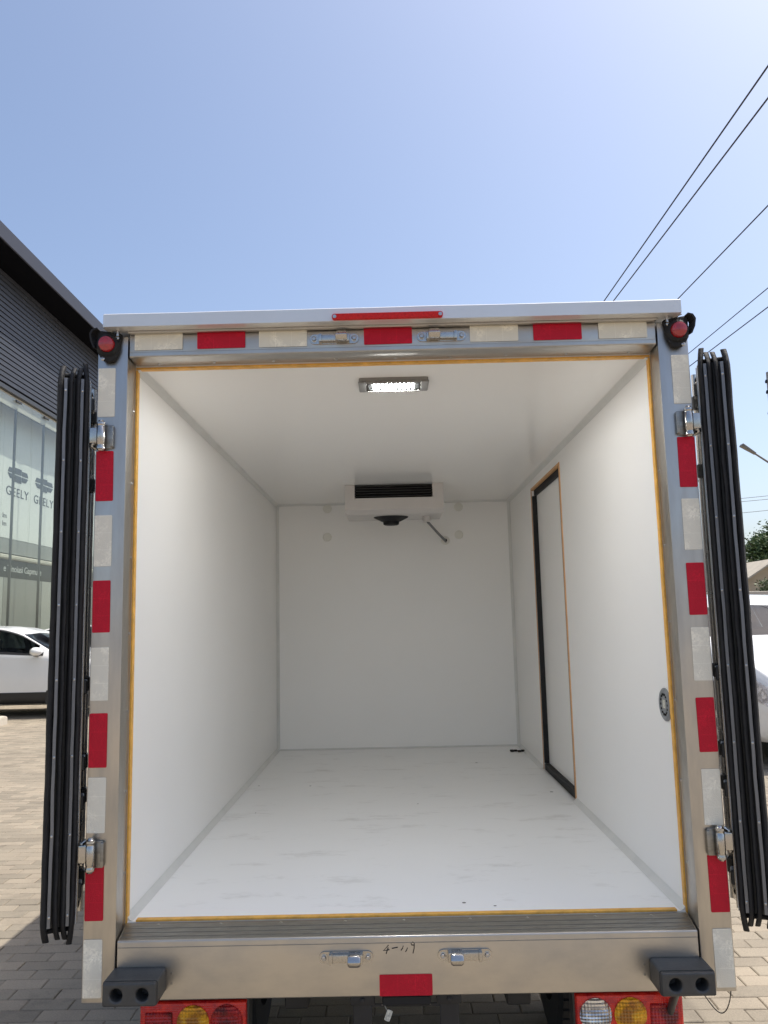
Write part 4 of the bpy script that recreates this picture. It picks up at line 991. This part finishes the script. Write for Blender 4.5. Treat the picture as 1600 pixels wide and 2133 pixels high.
# ------------------------------------------------------------------ cars
def lerp_tab(tab, x):
    if x <= tab[0][0]: return tab[0][1]
    for (x0, a), (x1, b) in zip(tab, tab[1:]):
        if x <= x1:
            t = (x - x0) / (x1 - x0); return a + (b - a) * t
    return tab[-1][1]
def smooth_tab(tab, x, d=0.09): return (lerp_tab(tab, x - d) + 2 * lerp_tab(tab, x) + lerp_tab(tab, x + d)) / 4
def make_car(name, label, cat, loc, rz, kind='suv', group=None, glassm='car_glass'):
    c = thing(name, label, cat, loc, rz, group)
    if kind == 'suv':
        top = [(-2.28, 0.78), (-2.22, 1.02), (-2.10, 1.15), (-1.72, 1.52), (-1.35, 1.62), (-0.5, 1.665), (0.05, 1.64), (0.42, 1.53), (1.10, 1.13), (1.25, 1.09), (1.9, 0.99), (2.15, 0.86), (2.27, 0.66)]
        wid = [(-2.28, 0.62), (-2.1, 0.82), (-1.6, 0.905), (0, 0.92), (1.3, 0.91), (1.9, 0.82), (2.15, 0.70), (2.27, 0.52)]
        belt = [(-2.28, 0.75), (-2.15, 1.05), (-1.5, 1.20), (0.0, 1.15), (0.9, 1.10), (1.3, 1.04), (1.9, 0.94), (2.15, 0.80), (2.27, 0.62)]
        Lf, Lb = 2.27, -2.28; axf, axb, wr = 1.40, -1.32, 0.345; zb = 0.235
        wins = [(-1.58, -1.14), (-1.06, -0.20), (-0.10, 0.80)]; ws = (0.44, 1.04); rw = (-2.04, -1.70)
    else:   # van
        top = [(-2.3, 1.2), (-2.25, 1.82), (-2.0, 1.90), (0.7, 1.90), (1.05, 1.82), (1.60, 1.20), (1.75, 1.10), (2.15, 0.98), (2.25, 0.75)]
        wid = [(-2.3, 0.80), (-2.1, 0.87), (0, 0.88), (1.7, 0.86), (2.1, 0.74), (2.25, 0.55)]
        belt = [(-2.3, 1.1), (-2.0, 1.15), (1.2, 1.12), (1.7, 1.02), (2.15, 0.92), (2.25, 0.70)]
        Lf, Lb = 2.25, -2.3; axf, axb, wr = 1.45, -1.35, 0.32; zb = 0.22
        wins = [(-1.9, -0.9), (-0.8, 0.1), (0.2, 1.05)]; ws = (1.08, 1.56); rw = (-2.25, -2.2)
    def P(x, v, off=0.0):
        zt = smooth_tab(top, x); w = smooth_tab(wid, x); zl = min(smooth_tab(belt, x), zt - 0.03); g = zt - zl
        wr_ = w * 0.965 - g * 0.36 - 0.02
        K = [(0.0, 0.0, zb), (0.14, 0.86 * w, zb), (0.20, 0.955 * w, zb + 0.06), (0.30, 0.985 * w, zb + 0.25), (0.42, w, 0.52 * zl + 0.12), (0.52, 0.985 * w, zl - 0.14), (0.585, 0.985 * w, zl - 0.05), (0.61, 0.965 * w, zl),
             (0.80, wr_, zl + g * 0.86), (0.845, wr_ * 0.94, zl + g * 0.95), (0.92, wr_ * 0.55, zt - 0.012 * (g > 0.2) - 0.004), (1.0, 0.0, zt)]
        for (v0, ya, za), (v1, yb, zb_) in zip(K, K[1:]):
            if v <= v1 + 1e-9:
                t = (v - v0) / (v1 - v0); return Vector((x, ya + (yb - ya) * t, za + (zb_ - za) * t))
    def PN(x, v, off):
        p = P(x, v); dx = P(x + 0.01, v) - P(x - 0.01, v); dv = P(x, min(1, v + 0.004)) - P(x, max(0, v - 0.004))
        n_ = dx.cross(dv); n_.normalize()
        if n_.y < -0.2 or (abs(n_.y) < 0.2 and n_.z < 0): n_ = -n_
        return p + n_ * off
    vs_ = [0, .07, .14, .17, .20, .25, .30, .36, .42, .47, .52, .55, .585, .61, .66, .71, .76, .80, .82, .845, .88, .92, .96, 1.0]
    us = [Lb + (Lf - Lb) * k / 130 for k in range(131)]
    gl = [(a, b) for a, b in wins]
    def hole(x, v):
        p = P(x, v)
        if p.y > 0.55 and v < 0.56:
            for ax in (axf, axb):
                if (x - ax) ** 2 + (p.z - wr) ** 2 < (wr + 0.045) ** 2: return True
        if 0.625 < v < 0.80 and any(a < x < b for a, b in gl): return True
        if ws[0] + 0.02 < x < ws[1] - 0.02 and v > 0.84: return True
        return False
    bm = BM()
    for s in (1, -1):
        grid = [[bm.verts.new((p.x, s * p.y, p.z)) for p in (P(x, v) for v in vs_)] for x in us]
        for i in range(130):
            for j in range(len(vs_) - 1):
                xm, vm = (us[i] + us[i + 1]) / 2, (vs_[j] + vs_[j + 1]) / 2
                if hole(xm, vm): continue
                bm.faces.new([grid[i][j], grid[i + 1][j], grid[i + 1][j + 1], grid[i][j + 1]])
        for row in (grid[0], grid[-1]): bm.faces.new(row)
    bmesh.ops.remove_doubles(bm, verts=bm.verts[:], dist=1e-4)
    link('body', bm, 'car_white', c, smooth=38)
    def patch(pname, m, x0, x1, v0, v1, s, off=0.004, nu=10, nv=6, slant=0.0, par=None):
        bm = BM()
        g_ = [[bm.verts.new((q.x, s * q.y, q.z)) for q in (PN(x0 + (x1 - x0) * a / nu + slant * (b / nv), v0 + (v1 - v0) * b / nv, off) for b in range(nv + 1))] for a in range(nu + 1)]
        for a in range(nu):
            for b in range(nv): bm.faces.new([g_[a][b], g_[a + 1][b], g_[a + 1][b + 1], g_[a][b + 1]])
        return link(pname, bm, m, par or c, smooth=60)
    for s in (1, -1):
        for (a, b) in wins:
            wn_ = patch('window', glassm, a, b, 0.622, 0.802, s, -0.004)
            patch('window_frame', 'car_trim', a - 0.012, b + 0.012, 0.608, 0.630, s, 0.003, nv=1, par=wn_)
            patch('window_frame', 'car_trim', a - 0.012, b + 0.012, 0.796, 0.814, s, 0.003, nv=1, par=wn_)
            patch('window_frame', 'car_trim', a - 0.06, a + 0.015, 0.610, 0.812, s, 0.003, nu=2, par=wn_)
        patch('window_frame', 'car_trim', wins[-1][1] - 0.02, wins[-1][1] + 0.10, 0.610, 0.70, s, 0.003, nu=4)
        for xx in (wins[0][1] + 0.04, wins[1][1] + 0.05, wins[2][1] + 0.22):
            patch('door_seam', 'car_trim', xx - 0.003, xx + 0.003, 0.21, 0.605, s, 0.0015, nu=1, nv=14)
        patch('sill_cladding', 'car_trim', axb + wr + 0.03, axf - wr - 0.03, 0.135, 0.285, s, 0.010, nv=6)
        for xx in (wins[1][0] + 0.14, wins[2][0] + 0.14):
            p = PN(xx, 0.545, 0.0)
            bm = BM(); add_box(bm, xx - 0.09, xx + 0.09, *sorted((s * (p.y + 0.002), s * (p.y + 0.034))), p.z - 0.012, p.z + 0.014, 0.008, 2); link('door_handle', bm, 'car_white', c, smooth=50)
        # mirror
        xm = wins[-1][1] - 0.02; p = P(xm, 0.61)
        bm = BM(); add_lathe(bm, (xm + 0.05, s * (p.y + 0.12), p.z + 0.075), (1, 0, 0), [(0, -0.09), (0.055, -0.085), (0.078, -0.03), (0.070, 0.05), (0.035, 0.10), (0, 0.115)], 20)
        for v in bm.verts: v.co.y = s * (p.y + 0.12) + (v.co.y - s * (p.y + 0.12)) * 1.5
        mr = link('mirror', bm, 'car_white', c, smooth=60)
        bm = BM(); add_box(bm, xm - 0.02, xm + 0.06, *sorted((s * (p.y - 0.03), s * (p.y + 0.10))), p.z - 0.012, p.z + 0.018, 0.006); link('mirror_arm', bm, 'car_trim', mr)
        # wheels with arches
        for ax in (axf, axb):
            w_ = wheel(c, ax, s * (smooth_tab(wid, ax) - 0.12), wr, wr, 0.225, (0, s, 0))
            bm = BM(); n = 30; yo = smooth_tab(wid, ax) * 0.995; rings = []
            for k in range(n + 1):
                a = R(-14) + R(208) * k / n; ca, sa = math.cos(a), math.sin(a)
                rings.append([bm.verts.new((ax + rr * ca, s * yy, wr + rr * sa)) for rr, yy in ((wr + 0.030, yo - 0.30), (wr + 0.030, yo + 0.008), (wr + 0.085, yo + 0.008), (wr + 0.085, yo - 0.05))])
            for a, b in zip(rings, rings[1:]):
                for k in range(3): bm.faces.new([a[k], a[k + 1], b[k + 1], b[k]])
            link('wheel_arch', bm, 'car_trim', c, smooth=40)
        # lamps
        hl = patch('headlight', 'lens_clear', Lf - 0.42, Lf - 0.10, 0.47, 0.60, s, 0.006)
        patch('tail_lamp', 'lens_red_dark', Lb + 0.06, Lb + 0.34, 0.52, 0.62, s, 0.006)
        if kind == 'suv': patch('windscreen', glassm, ws[0], ws[1], 0.815, 1.0, s, -0.003, nu=10, nv=10)
        else: patch('windscreen', glassm, ws[0], ws[1], 0.815, 1.0, s, -0.003, nu=10, nv=10)
    box('grille', 'car_trim', c, Lf - 0.10, Lf - 0.005 + 0.02, -0.46, 0.46, 0.42, 0.60, 0.02)
    box('lower_grille', 'car_trim', c, Lf - 0.14, Lf - 0.005, -0.62, 0.62, 0.24, 0.36, 0.02)
    box('number_plate', 'panel_white', c, Lf + 0.016, Lf + 0.024, -0.26, 0.26, 0.37, 0.48)
    # seats and dashboard seen through the glass
    for (sxx, sy) in ((-0.10, 0.38), (-0.10, -0.38), (-1.0, 0.38), (-1.0, -0.38)):
        bm = BM(); add_box(bm, sxx - 0.25, sxx + 0.28, sy - 0.25, sy + 0.25, 0.42, 0.62, 0.05, 2)
        P8 = [(sxx - 0.30, sy - 0.24, 0.55), (sxx - 0.14, sy - 0.24, 0.55), (sxx - 0.14, sy + 0.24, 0.55), (sxx - 0.30, sy + 0.24, 0.55), (sxx - 0.48, sy - 0.20, 1.18), (sxx - 0.36, sy - 0.20, 1.18), (sxx - 0.36, sy + 0.20, 1.18), (sxx - 0.48, sy + 0.20, 1.18)]
        add_hexa(bm, P8); add_box(bm, sxx - 0.50, sxx - 0.40, sy - 0.13, sy + 0.13, 1.20, 1.40, 0.04, 2)
        link('seat', bm, 'car_trim', c, smooth=40)
    box('dashboard', 'car_trim', c, 0.55, 1.05, -0.75, 0.75, 0.70, 1.02, 0.06)
    bm = BM(); add_tube(bm, [(0.42 - 0.12 * math.sin(t * 0.349) * 0.4, 0.38 + 0.18 * math.cos(t * 0.349), 1.0 + 0.17 * math.sin(t * 0.349)) for t in range(19)], 0.014, 6); link('steering_wheel', bm, 'car_trim', c, smooth=60)
    box('cabin_floor', 'car_trim', c, -1.9, 1.2, -0.78, 0.78, 0.30, 0.38)
    box('underbody', 'matt_black', c, -1.9, 1.9, -0.55, 0.55, 0.20, 0.232)
    return c
CARS = 'white cars parked round the truck'
make_car('parked_car', 'white crossover with black sill and white mirror, parked behind the kerb block before the showroom', 'car', (-7.28, 13.16, 0), 0.0)
make_car('parked_car', 'white crossover parked between the other crossover and the showroom glass, roof line showing', 'car', (-6.3, 16.3, 0), 0.0)
make_car('parked_car', 'large white crossover with bonnet and headlight showing just past the right rear door', 'car', (4.52, 8.45, 0), R(-90)).scale = (1.12, 1.12, 1.12)
make_car('parked_van', 'white van with pale green windscreen behind the crossover on the right', 'van', (7.25, 13.6, 0), R(-90), kind='van', glassm='van_glass')

# kerb stone in front of the left car
bm = BM(); pts = rounded(2.4, 0.5, 0.12, 5); add_prism(bm, pts, lambda a, b, h: (-7.78 + a, 11.28 + b, h), -0.005, 0.13)
bmesh.ops.bevel(bm, geom=[e for e in bm.edges if all(v.co.z > 0.1 for v in e.verts)], offset=0.03, segments=3, profile=0.5, affect='EDGES')
tag(link('kerb_stone', bm, 'concrete', None, smooth=40), 'pale concrete kerb block with rounded end on the paving before the car', 'kerb')

# ------------------------------------------------------------------ overhead wires and poles on the right
def wire(x, z, sl, lab, r):
    bm = BM(); pts = []
    for k in range(25):
        y = -12 + 58 * k / 24; t = k / 24
        pts.append((x, y, z + sl * (y + 2.4) + 0.10 * (abs(t - 0.36) * 2) ** 2))
    add_tube(bm, pts, r, 6)
    tag(link('overhead_wire', bm, 'wire_black', None, smooth=60), lab, 'wire', 'overhead wires above the street')
cz = CAM_LOC.z
WL = ['black overhead wire closest above the truck roof, first of five out from the truck', 'black overhead wire second out from the truck roof, close beside the first', 'single black overhead wire third out from the truck roof, clear of the pairs', 'thin black overhead wire fourth out from the truck roof, in the outer pair', 'outermost black overhead wire, fifth out from the truck roof, above the right door']
for lab, (x, z, sl, r) in zip(WL, ((4.5, 7.72, 0.020, 0.012), (4.8, 7.60, 0.0356, 0.012), (6.5, 8.02, 0.0309, 0.012), (8.3, 8.14, 0.0256, 0.011), (8.9, 8.015, 0.0345, 0.013))):
    wire(x, z, sl, lab, r)
for (yy, nm) in ((-12.1, 'concrete crossarm pole carrying the near ends of the overhead wires'), (46.1, 'concrete crossarm pole carrying the far ends of the overhead wires')):
    xs = 6.75; zt = 8.3 + 0.03 * (yy + 2.4)
    p = thing('utility_pole', nm, 'pole', (xs, yy, 0)); ORIG[p.name] = Vector((xs, yy, 0))
    bm = BM(); add_cyl(bm, (xs, yy, -0.2), (xs, yy, zt + 0.5), 0.17, 14, 0.11); link('shaft', bm, 'pole_concrete', p, smooth=50)
    box('crossarm', 'lamp_metal', p, xs - 2.6, xs + 2.6, yy - 0.05, yy + 0.05, zt - 0.35, zt - 0.22)
# pole with insulators whose top shows at the right edge
xs, yy = 15.83, 30.0
p = thing('utility_pole', 'grey pole top with small insulators above the street lamp', 'pole', (xs, yy, 0)); ORIG[p.name] = Vector((xs, yy, 0))
bm = BM(); add_cyl(bm, (xs, yy, -0.2), (xs, yy, 11.45), 0.20, 14, 0.13); link('shaft', bm, 'pole_concrete', p, smooth=50)
for z in (11.05, 10.6, 9.7):
    bm = BM(); add_box(bm, xs - 0.17, xs + 0.7, yy - 0.04, yy + 0.04, z - 0.05, z + 0.03); add_lathe(bm, (xs - 0.15, yy, z), (0, 0, 1), [(0.05, -0.06), (0.06, 0.0), (0.03, 0.08), (0, 0.09)], 10); link('insulator', bm, 'wire_black', p, smooth=40)
# street lamp
p = thing('street_lamp', 'street lamp with flat head on a long curved arm beyond the right door', 'street lamp', (18.48, 32, 0)); ORIG[p.name] = Vector((18.48, 32, 0))
bm = BM(); add_tube(bm, [(18.48, 32, -0.1), (18.48, 32, 5.4), (18.38, 32, 6.1), (18.03, 32, 6.9), (17.38, 32, 7.5), (16.67, 32, 7.85), (15.88, 32, 8.42)], [0.09, 0.075, 0.065, 0.055, 0.05, 0.045, 0.04], 10); link('lamp_arm', bm, 'lamp_metal', p, smooth=60)
bm = BM(); d = Vector((-0.82, 0, 0.57)).normalized(); n_ = Vector((0.57, 0, 0.82)); c0 = Vector((15.90, 32, 8.41))
P8 = []
for hh in (-0.05, 0.05):
    for tt, ww in ((0.0, -0.07), (0.72, -0.16), (0.72, 0.16), (0.0, 0.07)): P8.append(c0 + d * tt + Vector((0, ww, 0)) + n_ * (hh * (1.0 if tt < 0.1 else 1.3)))
add_hexa(bm, P8); bmesh.ops.bevel(bm, geom=bm.edges[:], offset=0.02, segments=2, profile=0.5, affect='EDGES'); link('lamp_head', bm, 'lamp_metal', p, smooth=50)

# far wires between the street poles
for z0, z1, lab in ((6.9, 8.0, 'topmost of the three thin far wires below the street lamp head'), (6.75, 7.8, 'middle of the three thin far wires, just under the topmost'), (6.2, 7.3, 'lowest of the three thin far wires, above the leafy trees')):
    bm = BM(); add_tube(bm, [(15 + 12 * k / 10, 36.0, z0 + (z1 - z0) * k / 10 - 0.08 * math.sin(math.pi * k / 10)) for k in range(11)], 0.012, 5)
    tag(link('overhead_wire', bm, 'wire_black', None, smooth=60), lab, 'wire', 'far wires below the street lamp')
for xx in (15.0, 27.0):
    tag(link('utility_pole', (lambda b: (add_cyl(b, (0, 0, -0.2), (0, 0, 8.4), 0.13, 12, 0.09), add_box(b, -0.6, 0.6, -0.05, 0.05, 7.9, 8.0), b)[-1])(BM()), 'pole_concrete', None, loc=(xx, 36.0, 0), smooth=50),
        'slim concrete pole holding the thin far wires, %s' % ('on the truck side' if xx < 20 else 'beyond the trees'), 'pole')

# ------------------------------------------------------------------ house, wall and trees beyond the street on the right
hs = thing('gabled_house', 'small beige house with a pale gable roof below the green trees', 'house', (18.2, 36, 0)); ORIG[hs.name] = Vector((18.2, 36, 0))
box('wall', 'stucco', hs, 16.6, 20.6, 37, 42, 0, 2.75)
bm = BM(); v = [bm.verts.new(p) for p in [(16.6, 37, 2.75), (20.6, 37, 2.75), (18.6, 37, 4.0), (16.6, 37.15, 2.75), (20.6, 37.15, 2.75), (18.6, 37.15, 4.0)]]
for f in ((0, 1, 2), (5, 4, 3), (0, 3, 4, 1), (1, 4, 5, 2), (2, 5, 3, 0)): bm.faces.new([v[i] for i in f])
link('gable', bm, 'stucco', hs)
bm = BM()
for s in (-1, 1):
    a, b = Vector((18.6, 0, 4.08)), Vector((18.6 + s * 2.45, 0, 2.55))
    add_hexa(bm, [(a.x, 36.5, a.z), (b.x, 36.5, b.z), (b.x, 42.5, b.z), (a.x, 42.5, a.z), (a.x, 36.5, a.z + 0.09), (b.x, 36.5, b.z + 0.09), (b.x, 42.5, b.z + 0.09), (a.x, 42.5, a.z + 0.09)])
link('roof', bm, 'roof_sheet', hs)
w_ = box('window', 'frame_dark', hs, 17.0, 17.9, 36.97, 36.999, 1.2, 2.2); box('pane', 'car_glass', w_, 17.06, 17.84, 36.94, 36.965, 1.26, 2.14)
bw = thing('boundary_wall', 'long low grey wall with pale flat coping across the street', 'wall', (20, 30, 0)); ORIG[bw.name] = Vector((20, 30, 0))
box('wall', 'wall_grey', bw, 10.5, 40, 30.0, 30.25, 0, 2.18); box('coping', 'concrete', bw, 10.4, 40, 29.85, 30.4, 2.181, 2.42, 0.02)

def tree(name, label, x, y, h, rx, rz, cz_, leaf, seed, nclump, leafn, size):
    t = thing(name, label, 'tree', (x, y, 0)); ORIG[t.name] = Vector((x, y, 0)); rr = random.Random(seed)
    bm = BM(); add_tube(bm, [(x, y, -0.1), (x + 0.1, y, h * 0.25), (x - 0.05, y, h * 0.5), (x, y, h * 0.75)], [0.22, 0.17, 0.12, 0.05], 9)
    for k in range(9):
        a = rr.uniform(0, 6.28); z0 = h * rr.uniform(0.25, 0.55); q = Vector((math.cos(a) * rx * 0.75, math.sin(a) * rx * 0.75, rr.uniform(0.2, 0.45) * h))
        add_tube(bm, [(x, y, z0), (x + q.x * 0.5, y + q.y * 0.5, z0 + q.z * 0.6), (x + q.x, y + q.y, z0 + q.z)], [0.08, 0.05, 0.02], 6)
    link('trunk', bm, 'bark', t, smooth=50)
    V, F = [], []
    for k in range(nclump):
        while True:
            p = Vector((rr.uniform(-1, 1), rr.uniform(-1, 1), rr.uniform(-1, 1)))
            if 0.25 < p.length < 1: break
        p = p * (0.75 + 0.5 * noise.noise(p * 1.7 + Vector((seed, 0, 0))))
        c = Vector((x + p.x * rx, y + p.y * rx, cz_ + p.z * rz)); cr = rr.uniform(0.25, 0.55) * rx * 0.32
        for j in range(leafn):
            q = c + Vector((rr.gauss(0, 1), rr.gauss(0, 1), rr.gauss(0, 0.7))) * cr
            u_ = Vector((rr.gauss(0, 1), rr.gauss(0, 1), rr.gauss(0, 0.6))).normalized() * size * rr.uniform(0.7, 1.3)
            v_ = u_.cross(Vector((rr.gauss(0, 1), rr.gauss(0, 1), rr.gauss(0, 1)))).normalized() * size * 0.45
            b = len(V); V += [q - u_, q + v_ * 1.0, q + u_, q - v_]; F.append((b, b + 1, b + 2, b + 3))
    me = bpy.data.meshes.new('crown'); me.from_pydata([tuple(v) for v in V], [], F); me.update()
    link('crown', me, leaf, t)
tree('leafy_tree', 'tall dark green leafy tree rising behind the gabled house', 23.6, 47, 7.2, 2.6, 2.3, 4.9, 'leaf_dark', 3, 170, 80, 0.12)
tree('leafy_tree', 'pale green bushy tree left of the gabled house roof', 20.2, 44, 4.6, 1.4, 1.4, 3.3, 'leaf_pale', 5, 110, 70, 0.09)
tree('leafy_tree', 'small brownish green bush tree in front of the gabled house', 17.25, 34.2, 3.0, 0.95, 0.75, 2.5, 'leaf_pale', 9, 45, 45, 0.07)
tree('leafy_tree', 'broad dark green tree standing further along behind the house', 29.0, 52, 8.4, 3.2, 2.8, 5.6, 'leaf_dark', 12, 130, 55, 0.13)
